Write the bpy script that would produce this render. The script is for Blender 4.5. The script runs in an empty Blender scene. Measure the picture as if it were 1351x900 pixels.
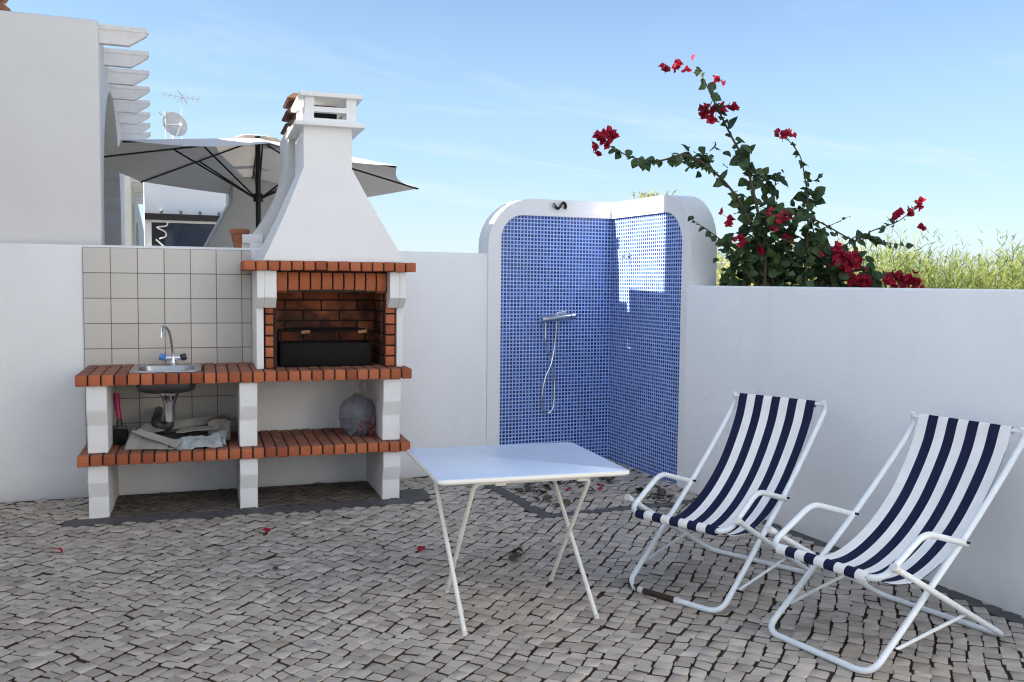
import bpy, bmesh, math, random
from mathutils import Vector, Matrix, noise
random.seed(11)
R = math.radians
scene = bpy.context.scene
COL = scene.collection
V = Vector

# ------------------------------------------------------------------ materials
def new_mat(name):
    m = bpy.data.materials.new(name); m.use_nodes = True
    nt = m.node_tree; nt.nodes.clear()
    out = nt.nodes.new('ShaderNodeOutputMaterial')
    b = nt.nodes.new('ShaderNodeBsdfPrincipled')
    nt.links.new(b.outputs[0], out.inputs[0])
    return m, nt, b

class N:
    """tiny node helper"""
    def __init__(s, nt): s.nt = nt
    def node(s, t, **kw):
        n = s.nt.nodes.new(t)
        for k, v in kw.items(): setattr(n, k, v)
        return n
    def link(s, a, b): s.nt.links.new(a, b)
    def val(s, x, sock):
        if hasattr(x, 'links'): s.nt.links.new(x, sock)
        else: sock.default_value = x
    def math(s, op, a, b=0.0, c=0.0, clamp=False):
        n = s.node('ShaderNodeMath', operation=op); n.use_clamp = clamp
        s.val(a, n.inputs[0]); s.val(b, n.inputs[1]); s.val(c, n.inputs[2])
        return n.outputs[0]
    def mix(s, f, a, b):
        n = s.node('ShaderNodeMix', data_type='RGBA')
        s.val(f, n.inputs[0]); s.val(a, n.inputs[6]); s.val(b, n.inputs[7])
        return n.outputs[2]
    def noise(s, vec, scale, detail=4, rough=.55, dist=0):
        n = s.node('ShaderNodeTexNoise'); n.inputs['Scale'].default_value = scale
        n.inputs['Detail'].default_value = detail; n.inputs['Roughness'].default_value = rough
        n.inputs['Distortion'].default_value = dist
        if vec is not None: s.link(vec, n.inputs['Vector'])
        return n.outputs[0]
    def ramp(s, f, lo, hi):
        n = s.node('ShaderNodeMapRange'); n.inputs[1].default_value = lo; n.inputs[2].default_value = hi
        s.val(f, n.inputs[0]); return n.outputs[0]
    def obj(s): return s.node('ShaderNodeTexCoord').outputs['Object']
    def pos(s): return s.node('ShaderNodeNewGeometry').outputs['Position']
    def sep(s, v):
        n = s.node('ShaderNodeSeparateXYZ'); s.link(v, n.inputs[0]); return n.outputs
    def comb(s, x, y, z=0.0):
        n = s.node('ShaderNodeCombineXYZ'); s.val(x, n.inputs[0]); s.val(y, n.inputs[1]); s.val(z, n.inputs[2]); return n.outputs[0]
    def bump(s, h, strength, dist, b, normal=None):
        n = s.node('ShaderNodeBump'); n.inputs['Strength'].default_value = strength
        n.inputs['Distance'].default_value = dist; s.link(h, n.inputs['Height'])
        s.link(n.outputs[0], b.inputs['Normal']); return n.outputs[0]

def rgba(c): return (c[0], c[1], c[2], 1)

def simple(name, c, rough=.5, metal=0, var=.12, scale=14, bump=0, bscale=60, coat=0, c2=None, spec=.5):
    m, nt, b = new_mat(name); n = N(nt)
    f = n.noise(n.obj(), scale, 5, .6)
    d = c2 or tuple(x * (1 - var * 2) for x in c)
    col = n.mix(n.ramp(f, .3, .7), rgba(d), rgba(c))
    n.link(col, b.inputs['Base Color'])
    rg = n.math('MULTIPLY_ADD', f, .16, rough - .08)
    n.link(rg, b.inputs['Roughness'])
    b.inputs['Metallic'].default_value = metal
    b.inputs['Specular IOR Level'].default_value = spec
    if coat: b.inputs['Coat Weight'].default_value = coat
    if bump: n.bump(n.noise(n.obj(), bscale, 6, .65), bump, .004, b)
    return m

def plaster(name, c=(.85, .85, .85), dirt=.5, base_dirt=True):
    m, nt, b = new_mat(name); n = N(nt)
    p = n.pos(); x, y, z = n.sep(p)
    big = n.noise(p, 1.1, 5, .6, .4)
    fine = n.noise(p, 30, 5, .7)
    col = n.mix(n.ramp(big, .3, .75), rgba(tuple(k * f_ for k, f_ in zip(c, (.935, .93, .915)))), rgba(c))
    # weather streaks running down the wall
    st = n.noise(n.comb(n.math('MULTIPLY', x, 7), n.math('MULTIPLY', y, 7), n.math('MULTIPLY', z, .5)), 1.3, 4, .6)
    col = n.mix(n.math('MULTIPLY', n.ramp(st, .56, .8), .17 * dirt), col, rgba((.5, .48, .44)))
    if base_dirt:   # splash grime along the foot of the wall
        foot = n.math('MULTIPLY', n.ramp(n.math('ADD', z, n.math('MULTIPLY', n.noise(p, 5, 5, .7), .22)), .27, .08), .55 * dirt)
        col = n.mix(foot, col, rgba((.42, .39, .34)))
    n.link(col, b.inputs['Base Color'])
    b.inputs['Roughness'].default_value = .85
    b.inputs['Specular IOR Level'].default_value = .25
    h = n.math('ADD', n.math('MULTIPLY', n.noise(p, 3.6, 5, .62, .6), 2.4), n.math('MULTIPLY', fine, .4))
    n.bump(h, .38, .009, b)
    return m

def brick_mat(name, soot=0):
    m, nt, b = new_mat(name); n = N(nt)
    at = n.node('ShaderNodeAttribute', attribute_name='shade').outputs['Fac']
    p = n.pos()
    f = n.noise(p, 22, 6, .65); g = n.noise(p, 120, 4, .7)
    col = n.mix(at, rgba((.28, .070, .032)), rgba((.49, .150, .064)))
    col = n.mix(n.math('MULTIPLY', n.ramp(f, .48, .78), .5), col, rgba((.26, .105, .065)))
    # trodden dust lies on faces that look up
    nz = n.sep(n.node('ShaderNodeNewGeometry').outputs['Normal'])[2]
    dust = n.math('MULTIPLY', n.ramp(nz, .6, .95), n.math('MULTIPLY_ADD', f, .8, .2))
    col = n.mix(dust, col, rgba((.20, .12, .09)))
    if soot:
        s = n.noise(p, 4.5, 4, .6)
        col = n.mix(n.math('MULTIPLY', n.ramp(s, .34, .56), soot), col, rgba((.035, .022, .018)))
    n.link(col, b.inputs['Base Color'])
    b.inputs['Roughness'].default_value = .82; b.inputs['Specular IOR Level'].default_value = .3
    n.bump(n.math('ADD', f, n.math('MULTIPLY', g, .6)), .35, .003, b)
    return m

def stone_mat(name):
    m, nt, b = new_mat(name); n = N(nt)
    at = n.node('ShaderNodeAttribute', attribute_name='shade').outputs['Fac']
    p = n.pos()
    f = n.noise(p, 38, 6, .68); g = n.noise(p, .8, 4, .6); k = n.noise(p, 160, 3, .7)
    col = n.mix(at, rgba((.31, .27, .225)), rgba((.53, .475, .415)))
    col = n.mix(n.math('MULTIPLY', n.ramp(g, .42, .68), .30), col, rgba((.42, .34, .27)))
    col = n.mix(n.math('MULTIPLY', n.ramp(f, .5, .75), .38), col, rgba((.24, .205, .175)))
    col = n.mix(n.math('MULTIPLY', n.ramp(k, .62, .8), .25), col, rgba((.55, .53, .5)))
    n.link(col, b.inputs['Base Color'])
    n.link(n.math('MULTIPLY_ADD', f, .35, .42), b.inputs['Roughness'])
    b.inputs['Specular IOR Level'].default_value = .22
    n.bump(n.math('ADD', f, n.math('MULTIPLY', k, .4)), .45, .004, b)
    return m

def grid_tile(name, axis, pitch, org, frac, ctile, cvar, cgrout, rough, zorg, zpitch=None, coat=0, wob=0.0):
    m, nt, b = new_mat(name); n = N(nt)
    x, y, z = n.sep(n.obj())
    h = {'x': x, 'y': y}[axis]
    u = n.math('DIVIDE', n.math('SUBTRACT', h, org), pitch)
    w = n.math('DIVIDE', n.math('SUBTRACT', z, zorg), zpitch or pitch)
    if wob:
        wv = n.noise(n.obj(), 9, 3)
        u = n.math('MULTIPLY_ADD', n.math('SUBTRACT', wv, .5), wob, u)
    fu, fw = n.math('FRACT', u), n.math('FRACT', w)
    e = (1 - frac) / 2
    def edge(f):
        d = n.math('ABSOLUTE', n.math('SUBTRACT', f, .5))
        return n.ramp(d, .5 - e * .75, .5 - e * 1.1)
    mask = n.math('MULTIPLY', edge(fu), edge(fw), clamp=True)
    wn = n.node('ShaderNodeTexWhiteNoise', noise_dimensions='2D')
    n.link(n.comb(n.math('FLOOR', u), n.math('FLOOR', w)), wn.inputs['Vector'])
    r = wn.outputs['Value']
    big = n.noise(n.obj(), 2.2, 4, .6)
    tcol = n.mix(r, rgba(ctile), rgba(cvar))
    gcol = n.mix(n.ramp(big, .35, .7), rgba(cgrout), rgba(tuple(k * .82 for k in cgrout)))
    n.link(n.mix(mask, gcol, tcol), b.inputs['Base Color'])
    n.link(n.math('MULTIPLY_ADD', mask, n.math('MULTIPLY_ADD', r, .22, rough - .88), .8), b.inputs['Roughness'])
    if coat: b.inputs['Coat Weight'].default_value = coat
    hh = n.math('ADD', mask, n.math('MULTIPLY', r, .35))
    n.bump(hh, .5, .0025, b)
    return m

def stripe_mat(name, count, dark_first):
    """woven sling: stripes across the width, from the UV of the sling"""
    m, nt, b = new_mat(name); n = N(nt)
    uv = n.node('ShaderNodeTexCoord').outputs['UV']
    x, y, z = n.sep(uv)
    wob = n.math('MULTIPLY', n.math('SUBTRACT', n.noise(uv, 6, 3), .5), .05)
    s = n.math('FRACT', n.math('MULTIPLY_ADD', x, count / 2, wob))
    d = n.math('GREATER_THAN', s, .5) if not dark_first else n.math('LESS_THAN', s, .5)
    f = n.noise(n.obj(), 9, 5, .6)
    white = n.mix(n.ramp(f, .35, .7), rgba((.88, .87, .85)), rgba((.80, .79, .76)))
    dark = n.mix(n.ramp(f, .3, .7), rgba((.005, .008, .036)), rgba((.010, .015, .055)))
    n.link(n.mix(d, white, dark), b.inputs['Base Color'])
    b.inputs['Roughness'].default_value = .8
    b.inputs['Specular IOR Level'].default_value = .25
    wv = n.node('ShaderNodeTexWave', wave_type='BANDS'); wv.inputs['Scale'].default_value = 120
    n.link(uv, wv.inputs['Vector'])
    cr = n.noise(n.comb(n.math('MULTIPLY', x, 9), n.math('MULTIPLY', y, 2.2)), 2.4, 5, .6, .8)
    n.bump(n.math('ADD', n.math('MULTIPLY', wv.outputs[0], .15), n.math('MULTIPLY', cr, 1.6)), .4, .006, b)
    return m

def leaf_mat(name, a, c, trans=.35, rough=.5):
    m, nt, b = new_mat(name); n = N(nt)
    at = n.node('ShaderNodeAttribute', attribute_name='shade').outputs['Fac']
    col = n.mix(at, rgba(a), rgba(c))
    n.link(col, b.inputs['Base Color']); b.inputs['Roughness'].default_value = rough
    tr = n.node('ShaderNodeBsdfTranslucent'); n.link(col, tr.inputs[0])
    mx = n.node('ShaderNodeMixShader'); mx.inputs[0].default_value = trans
    out = [k for k in nt.nodes if k.type == 'OUTPUT_MATERIAL'][0]
    n.link(b.outputs[0], mx.inputs[1]); n.link(tr.outputs[0], mx.inputs[2]); n.link(mx.outputs[0], out.inputs[0])
    return m

M = {}
M['plaster'] = plaster('white_limewash')
M['plaster_clean'] = plaster('white_render', (.85, .85, .85), .3, False)
M['plaster_house'] = plaster('house_render', (.70, .685, .665), .5, False)
M['concrete_white'] = plaster('painted_concrete', (.83, .83, .83), .35)
M['rafter'] = simple('painted_rafter', (.74, .72, .70), .7, var=.06, bump=.2)
M['brick'] = brick_mat('terracotta_brick')
M['brick_soot'] = brick_mat('sooty_brick', .88)
M['mortar'] = simple('dark_mortar', (.035, .022, .018), .95, bump=.4, bscale=90)
M['stone'] = stone_mat('limestone_cobble')
M['bed'] = simple('joint_soil', (.095, .068, .046), 1, bump=.8, bscale=70, var=.25)
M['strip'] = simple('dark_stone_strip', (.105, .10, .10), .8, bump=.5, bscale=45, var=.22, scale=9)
M['slab_dark'] = simple('shaded_ashy_cobble', (.17, .14, .115), .9, bump=.8, bscale=25, var=.3, scale=8)  # ash dirt plus the shade under the barbecue, painted into the cobbles
M['mosaic_l'] = grid_tile('blue_mosaic_x', 'x', .0306, 2.894, .68, (.002, .015, .125), (.006, .045, .36), (.42, .57, .88), .22, 0)
M['mosaic_r'] = grid_tile('blue_mosaic_y', 'y', .0306, 5.905, .68, (.002, .015, .125), (.006, .045, .36), (.42, .57, .88), .22, 0)
M['wall_tile'] = grid_tile('beige_wall_tile', 'x', .1785, 0, .966, (.59, .55, .49), (.64, .60, .54), (.18, .16, .14), .3, 1.767, .1795)
M['steel'] = simple('stainless_steel', (.42, .42, .42), .32, 1, var=.06)
M['chrome'] = simple('chrome', (.75, .76, .78), .1, 1, var=.03)
M['bowl'] = simple('dull_steel', (.16, .16, .155), .45, .8, var=.2)
M['plastic_blue'] = simple('blue_plastic', (.10, .27, .72), .35)
M['plastic_dark'] = simple('dark_plastic', (.03, .03, .035), .4)
M['black_metal'] = simple('black_sheet_metal', (.007, .007, .0075), .75, 0, var=.3, bump=.3, spec=.25)
M['wood'] = simple('wood_grip', (.28, .15, .07), .6)
M['tube_white'] = simple('white_tube', (.77, .81, .83), .35, var=.05, scale=30)
M['tube_cream'] = simple('cream_tube', (.80, .78, .71), .4, var=.06, scale=30)
M['table_edge'] = simple('table_edge', (.80, .78, .71), .4, var=.04)
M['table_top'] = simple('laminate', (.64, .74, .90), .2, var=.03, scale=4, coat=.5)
def laminate():
    m, nt, b = new_mat('scuffed_laminate'); n = N(nt); o = n.obj(); x, y, z = n.sep(o)
    sc = n.noise(n.comb(n.math('MULTIPLY', x, 3), n.math('MULTIPLY', y, 60)), 2.5, 5, .7)
    sc2 = n.noise(n.comb(n.math('MULTIPLY', x, 50), n.math('MULTIPLY', y, 5)), 2.1, 5, .7)
    sp = n.noise(o, 55, 3, .6); du = n.noise(o, 5, 5, .6)
    col = n.mix(n.ramp(du, .4, .7), rgba((.64, .74, .90)), rgba((.60, .69, .82)))  # white top tinted blue: the sky's reflection is put into the colour
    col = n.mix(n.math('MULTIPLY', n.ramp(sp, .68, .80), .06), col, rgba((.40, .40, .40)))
    n.link(col, b.inputs['Base Color'])
    rg = n.math('ADD', n.math('MULTIPLY', n.ramp(sc, .52, .76), .03), n.math('MULTIPLY', n.ramp(sc2, .56, .78), .03))
    b.inputs['Roughness'].default_value = .27
    return m
M['table_top'] = laminate()
M['cap'] = simple('plastic_cap', (.72, .72, .70), .45)
M['rust'] = simple('rusted_tube', (.07, .035, .022), .9, c2=(.02, .013, .01), scale=50, bump=.7)
M['screw'] = simple('screw_head', (.03, .03, .03), .5, .6)
M['sling_a'] = stripe_mat('striped_sling_dark_edge', 9, True)
M['sling_b'] = stripe_mat('striped_sling_white_edge', 9, False)
M['canopy'] = leaf_mat('umbrella_cloth', (.70, .65, .60), (.74, .69, .64), .10, .85)
M['pole'] = simple('dark_pole', (.014, .015, .017), .4, .3)
M['dish'] = simple('dish_grey', (.55, .54, .53), .5)
M['terracotta'] = simple('terracotta', (.46, .17, .06), .8, c2=(.25, .09, .04), scale=12, bump=.3)
M['terracotta_dark'] = simple('weathered_terracotta', (.22, .10, .05), .85, c2=(.10, .06, .04), scale=10, bump=.3)
M['glass'] = simple('window_glass', (.035, .05, .075), .06, 0, var=.05)
M['dark_frame'] = simple('dark_frame', (.018, .012, .014), .5)
M['curtain'] = simple('curtain', (.16, .13, .11), .8)
M['magenta'] = simple('pink_plastic', (.42, .008, .10), .35)
M['bristle'] = simple('black_bristle', (.008, .008, .010), .8, bump=1, bscale=150)
M['tarp'] = simple('grey_tarpaulin', (.36, .35, .32), .7, c2=(.20, .185, .165), scale=7, bump=.5, bscale=30)
M['tarp_in'] = simple('dark_tarpaulin', (.06, .06, .058), .7, bump=.4)
M['sheet'] = simple('crumpled_plastic', (.42, .45, .46), .35, c2=(.22, .25, .26), scale=12, bump=.8, bscale=25)
M['carton'] = simple('carton', (.38, .30, .22), .8, c2=(.24, .22, .2), scale=20)
M['ground'] = simple('dry_ground', (.22, .20, .13), 1, c2=(.12, .13, .06), scale=1.5, bump=.5, bscale=8)
M['pale_paving'] = simple('pale_paving', (.66, .63, .58), .85, var=.1, scale=3, bump=.3)
M['bark'] = simple('stem_bark', (.09, .06, .04), .9, bump=.6)
M['leaf'] = leaf_mat('bougainvillea_leaf', (.022, .050, .016), (.065, .115, .032), .25)
M['bract'] = leaf_mat('bougainvillea_bract', (.28, .004, .026), (.50, .012, .045), .35, .7)
M['reed'] = leaf_mat('feathery_hedge', (.10, .17, .04), (.31, .34, .10), .4, .8)
M['reed_pale'] = leaf_mat('pale_shrub', (.30, .31, .09), (.46, .42, .16), .4, .8)
M['deadleaf'] = leaf_mat('dead_leaf', (.03, .035, .02), (.075, .065, .035), .1, .8)
M['iron'] = simple('black_iron', (.01, .01, .01), .6, .4)

def bag_mat():
    m, nt, b = new_mat('thin_plastic_bag'); n = N(nt)
    b.inputs['Base Color'].default_value = (.22, .22, .25, 1); b.inputs['Roughness'].default_value = .25
    tr = n.node('ShaderNodeBsdfTransparent'); tr.inputs[0].default_value = (.85, .87, .92, 1)
    mx = n.node('ShaderNodeMixShader')
    f = n.noise(n.obj(), 14, 5, .6)
    n.link(n.math('MULTIPLY_ADD', n.ramp(f, .35, .7), .30, .30), mx.inputs[0])
    out = [k for k in nt.nodes if k.type == 'OUTPUT_MATERIAL'][0]
    n.link(b.outputs[0], mx.inputs[2]); n.link(tr.outputs[0], mx.inputs[1]); n.link(mx.outputs[0], out.inputs[0])
    n.bump(n.noise(n.obj(), 16, 3, .5), .5, .01, b)
    return m
M['bag'] = bag_mat()

# ------------------------------------------------------------------ mesh kit
class MB:
    """collects shapes; build() links them as ONE mesh object"""
    def __init__(s): s.v = []; s.f = []; s.sh = []; s.uv = None
    def add(s, vs, fs, shade=None):
        o = len(s.v); s.v.extend([tuple(v) for v in vs])
        s.f.extend([tuple(i + o for i in f) for f in fs])
        s.sh.extend([random.random() if shade is None else shade] * len(fs))
        return s
    def box(s, x0, x1, y0, y1, z0, z1, c=0.0, shade=None, xf=None):
        """chamfered box"""
        if x0 > x1: x0, x1 = x1, x0
        if y0 > y1: y0, y1 = y1, y0
        if c <= 0:
            vs = [V((x, y, z)) for z in (z0, z1) for y in (y0, y1) for x in (x0, x1)]
            fs = [(0, 2, 3, 1), (4, 5, 7, 6), (0, 1, 5, 4), (2, 6, 7, 3), (0, 4, 6, 2), (1, 3, 7, 5)]
        else:
            bm = bmesh.new(); bmesh.ops.create_cube(bm, size=1)
            for v in bm.verts:
                v.co = V(((x0 + x1) / 2 + v.co.x * (x1 - x0), (y0 + y1) / 2 + v.co.y * (y1 - y0), (z0 + z1) / 2 + v.co.z * (z1 - z0)))
            bmesh.ops.bevel(bm, geom=bm.edges[:], offset=c, segments=2, profile=.5, affect='EDGES')
            bm.verts.index_update()
            vs = [v.co.copy() for v in bm.verts]; fs = [tuple(v.index for v in f.verts) for f in bm.faces]; bm.free()
        if xf: vs = [xf(v) for v in vs]
        if shade is None: shade = random.random()
        return s.add(vs, fs, shade)
    def tube(s, pts, r, n=10, smooth=0, closed=False, cap=True, shade=None):
        pts = [V(p) for p in pts]
        rs = list(r) if isinstance(r, (list, tuple)) else [r] * len(pts)
        if smooth:
            pts, rs = catmull(pts, rs, smooth, closed)
        m = len(pts); t0 = None; nrm = None; rings = []
        for i in range(m):
            a = pts[(i - 1) % m] if (closed or i > 0) else pts[i]
            b = pts[(i + 1) % m] if (closed or i < m - 1) else pts[i]
            t = (b - a)
            t = t.normalized() if t.length > 1e-9 else V((0, 0, 1))
            if nrm is None:
                nrm = t.orthogonal().normalized()
            else:
                nrm = (nrm - t * nrm.dot(t)); nrm = nrm.normalized() if nrm.length > 1e-6 else t.orthogonal().normalized()
            bn = t.cross(nrm)
            rings.append([pts[i] + (nrm * math.cos(2 * math.pi * k / n) + bn * math.sin(2 * math.pi * k / n)) * rs[i] for k in range(n)])
        vs = [p for rg in rings for p in rg]; fs = []
        for i in range(m if closed else m - 1):
            a = i * n; b = ((i + 1) % m) * n
            for k in range(n):
                fs.append((a + k, a + (k + 1) % n, b + (k + 1) % n, b + k))
        if cap and not closed:
            fs.append(tuple(range(n - 1, -1, -1))); fs.append(tuple((m - 1) * n + k for k in range(n)))
        return s.add(vs, fs, shade if shade is not None else .5)
    def lathe(s, prof, n=24, c=(0, 0, 0), xf=None, shade=.5):
        """prof: list of (radius, z)"""
        vs = []; fs = []
        for (r, z) in prof:
            for k in range(n):
                a = 2 * math.pi * k / n
                p = V((r * math.cos(a), r * math.sin(a), z)); p = xf(p) if xf else p
                vs.append(p + V(c))
        for i in range(len(prof) - 1):
            for k in range(n):
                fs.append((i * n + k, i * n + (k + 1) % n, (i + 1) * n + (k + 1) % n, (i + 1) * n + k))
        fs.append(tuple(range(n - 1, -1, -1))); fs.append(tuple((len(prof) - 1) * n + k for k in range(n)))
        return s.add(vs, fs, shade)
    def prism(s, poly, a, b, axis='y', shade=.5):
        """extrude a 2D polygon; poly holds (h, z) for axis x or y, (x, y) for axis z"""
        n = len(poly)
        def P(q, t):
            return V((q[0], t, q[1])) if axis == 'y' else (V((t, q[0], q[1])) if axis == 'x' else V((q[0], q[1], t)))
        vs = [P(q, a) for q in poly] + [P(q, b) for q in poly]
        fs = [tuple(range(n)), tuple(range(2 * n - 1, n - 1, -1))]
        fs += [(i, n + i, n + (i + 1) % n, (i + 1) % n) for i in range(n)]
        return s.add(vs, fs, shade)
    def grid(s, fn, nu, nv, thick=0.0, shade=.5):
        """fn(a, b) -> point, a b in 0..1; thick gives a closed shell"""
        o = len(s.v)
        P = [[V(fn(i / nu, j / nv)) for i in range(nu + 1)] for j in range(nv + 1)]
        flat = [p for r in P for p in r]; w = nu + 1
        fs = [(j * w + i, j * w + i + 1, (j + 1) * w + i + 1, (j + 1) * w + i) for j in range(nv) for i in range(nu)]
        if not thick: return s.add(flat, fs, shade)
        nr = []
        for j in range(nv + 1):
            for i in range(nu + 1):
                du = P[j][min(i + 1, nu)] - P[j][max(i - 1, 0)]; dv = P[min(j + 1, nv)][i] - P[max(j - 1, 0)][i]
                k = du.cross(dv); nr.append(k.normalized() if k.length > 1e-9 else V((0, 0, 1)))
        m = len(flat)
        back = [p - q * thick for p, q in zip(flat, nr)]
        fs2 = fs + [tuple(m + k for k in reversed(f)) for f in fs]
        rim = [i for i in range(w)] + [j * w + nu for j in range(1, nv + 1)] + [nv * w + i for i in range(nu - 1, -1, -1)] + [j * w for j in range(nv - 1, 0, -1)]
        for a, b in zip(rim, rim[1:] + rim[:1]): fs2.append((b, a, m + a, m + b))
        return s.add(flat + back, fs2, shade)
    def build(s, name, mat, parent=None, smooth=35, loc=None, rz=0, fix=True):
        me = bpy.data.meshes.new(name); me.from_pydata(s.v, [], s.f)
        at = me.attributes.new('shade', 'FLOAT', 'FACE'); at.data.foreach_set('value', s.sh)
        if fix:
            bm = bmesh.new(); bm.from_mesh(me); bmesh.ops.recalc_face_normals(bm, faces=bm.faces[:]); bm.to_mesh(me); bm.free()
        if smooth:
            me.polygons.foreach_set('use_smooth', [True] * len(me.polygons))
            me.set_sharp_from_angle(angle=R(smooth))
        if s.uv: 
            lay = me.uv_layers.new(name='UVMap')
            for lp in me.loops: lay.data[lp.index].uv = s.uv[lp.vertex_index]
        me.materials.append(M[mat] if isinstance(mat, str) else mat)
        o = bpy.data.objects.new(name, me); COL.objects.link(o)
        if parent: o.parent = parent
        if loc: o.location = loc
        o.rotation_euler[2] = rz
        return o

def catmull(pts, rs, k, closed=False):
    out = []; ro = []; m = len(pts)
    for i in range(m if closed else m - 1):
        if closed: p0, p1, p2, p3 = (pts[(i + d) % m] for d in (-1, 0, 1, 2))
        else:
            p1, p2 = pts[i], pts[i + 1]
            p0 = pts[i - 1] if i > 0 else p1 * 2 - p2
            p3 = pts[i + 2] if i + 2 < m else p2 * 2 - p1
        r1, r2 = rs[i], rs[(i + 1) % m]
        for q in range(k):
            t = q / k
            out.append(.5 * ((2 * p1) + (p2 - p0) * t + (2 * p0 - 5 * p1 + 4 * p2 - p3) * t * t + (3 * p1 - p0 - 3 * p2 + p3) * t ** 3))
            ro.append(r1 + (r2 - r1) * t)
    if not closed: out.append(pts[-1]); ro.append(rs[-1])
    return out, ro

def fillet(pts, rad, n=6):
    """polyline with rounded corners (rad: number or one per inner point)"""
    pts = [V(p) for p in pts]; out = [pts[0]]
    for i in range(1, len(pts) - 1):
        r = rad[i - 1] if isinstance(rad, (list, tuple)) else rad
        a, p, b = pts[i - 1], pts[i], pts[i + 1]
        da, db = (a - p), (b - p); r = min(r, da.length * .49, db.length * .49)
        A, B = p + da.normalized() * r, p + db.normalized() * r
        for k in range(n + 1):
            t = k / n; out.append(A * (1 - t) ** 2 + p * 2 * t * (1 - t) + B * t * t)
    out.append(pts[-1]); return out

def tag(o, label=None, cat=None, group=None, kind=None):
    if label: o['label'] = label
    if cat: o['category'] = cat
    if group: o['group'] = group
    if kind: o['kind'] = kind
    return o
def empty(name, loc, label, cat, group=None, rz=0):
    o = bpy.data.objects.new(name, None); COL.objects.link(o); o.empty_display_size = .2
    o.location = loc; o.rotation_euler[2] = rz
    return tag(o, label, cat, group)

# frame of the back wall and the barbecue: slightly turned
BA = R(-4.54); CB, SB = math.cos(BA), math.sin(BA)
def W(u, v, z=0.0): return V((u * CB - v * SB, u * SB + v * CB, z))

# camera data (also used for reading where branches of the plant grow)
CAMH = 1.55
YAW, PITCH, ROLL, FPX = R(23.152), R(3.670), R(.5946), 1206.0
_w0 = V((math.sin(YAW), math.cos(YAW), 0)); _r0 = V((math.cos(YAW), -math.sin(YAW), 0)); _u0 = V((0, 0, 1))
CW = _w0 * math.cos(PITCH) - _u0 * math.sin(PITCH); _u = _u0 * math.cos(PITCH) + _w0 * math.sin(PITCH)
CR = _r0 * math.cos(ROLL) + _u * math.sin(ROLL); CU = _u * math.cos(ROLL) - _r0 * math.sin(ROLL)
cam_d = bpy.data.cameras.new('camera'); cam = bpy.data.objects.new('camera', cam_d); COL.objects.link(cam)
mat = Matrix((CR, CU, -CW)).transposed().to_4x4(); mat.translation = V((0, 0, CAMH)); cam.matrix_world = mat
cam_d.sensor_width = 36; cam_d.lens = FPX / 1351 * 36; cam_d.clip_end = 3000; cam_d.clip_start = .05
scene.camera = cam
def at_depth(px, py, depth):
    d = CR * ((px - 675.5) / FPX) - CU * ((py - 450) / FPX) + CW
    d = d / d.dot(_w0)
    return V((0, 0, CAMH)) + d * depth
def at_z(px, py, z=0.0):
    d = CR * ((px - 675.5) / FPX) - CU * ((py - 450) / FPX) + CW
    return V((0, 0, CAMH)) + d * ((z - CAMH) / d.z)

# ------------------------------------------------------------------ light
SUN = V((-1, .117, .567)).normalized()
el = math.asin(SUN.z); az = math.atan2(SUN.x, SUN.y)
wd = bpy.data.worlds.new('World'); scene.world = wd; wd.use_nodes = True
nt = wd.node_tree; nt.nodes.clear(); n = N(nt)
out = n.node('ShaderNodeOutputWorld'); bg = n.node('ShaderNodeBackground'); n.link(bg.outputs[0], out.inputs[0])
sky = n.node('ShaderNodeTexSky'); sky.sky_type = 'NISHITA'; sky.sun_disc = False
sky.sun_elevation = el; sky.sun_rotation = az; sky.altitude = 10; sky.air_density = 1.0; sky.dust_density = .25; sky.ozone_density = 1.8
# thin cirrus, on the sky dome itself
tc = n.node('ShaderNodeTexCoord').outputs['Generated']
gx, gy, gz = n.sep(tc)
den = n.math('ADD', n.math('MAXIMUM', gz, 0.0), .12)
plane = n.comb(n.math('DIVIDE', gx, den), n.math('DIVIDE', gy, den))
mp = n.node('ShaderNodeMapping'); n.link(plane, mp.inputs[0]); mp.inputs['Scale'].default_value = (.55, 1.5, 1); mp.inputs['Rotation'].default_value = (0, 0, R(-20))
c1 = n.noise(mp.outputs[0], 1.25, 7, .62, .5)
band = n.math('MULTIPLY', n.ramp(gz, 0.0, .05), n.ramp(gz, .42, .08))
cl = n.math('MULTIPLY', n.math('MULTIPLY', n.ramp(c1, .52, .80), band), .75, clamp=True)
tint = n.mix(n.ramp(gx, -.3, .9), (.88, .95, .96, 1), (.64, .70, .82, 1))
mt = n.node('ShaderNodeMix', data_type='RGBA', blend_type='MULTIPLY'); mt.inputs[0].default_value = 1
n.link(sky.outputs[0], mt.inputs[6]); n.link(tint, mt.inputs[7])
hz = n.math('MULTIPLY', n.ramp(gz, .36, .0), .85, clamp=True)
cm = n.mix(hz, mt.outputs[2], n.mix(n.ramp(gz, .12, 0.0), (2.3, 3.2, 3.85, 1), (3.1, 3.6, 4.1, 1)))
cm = n.mix(cl, cm, (3.6, 4.1, 4.5, 1))
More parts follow.
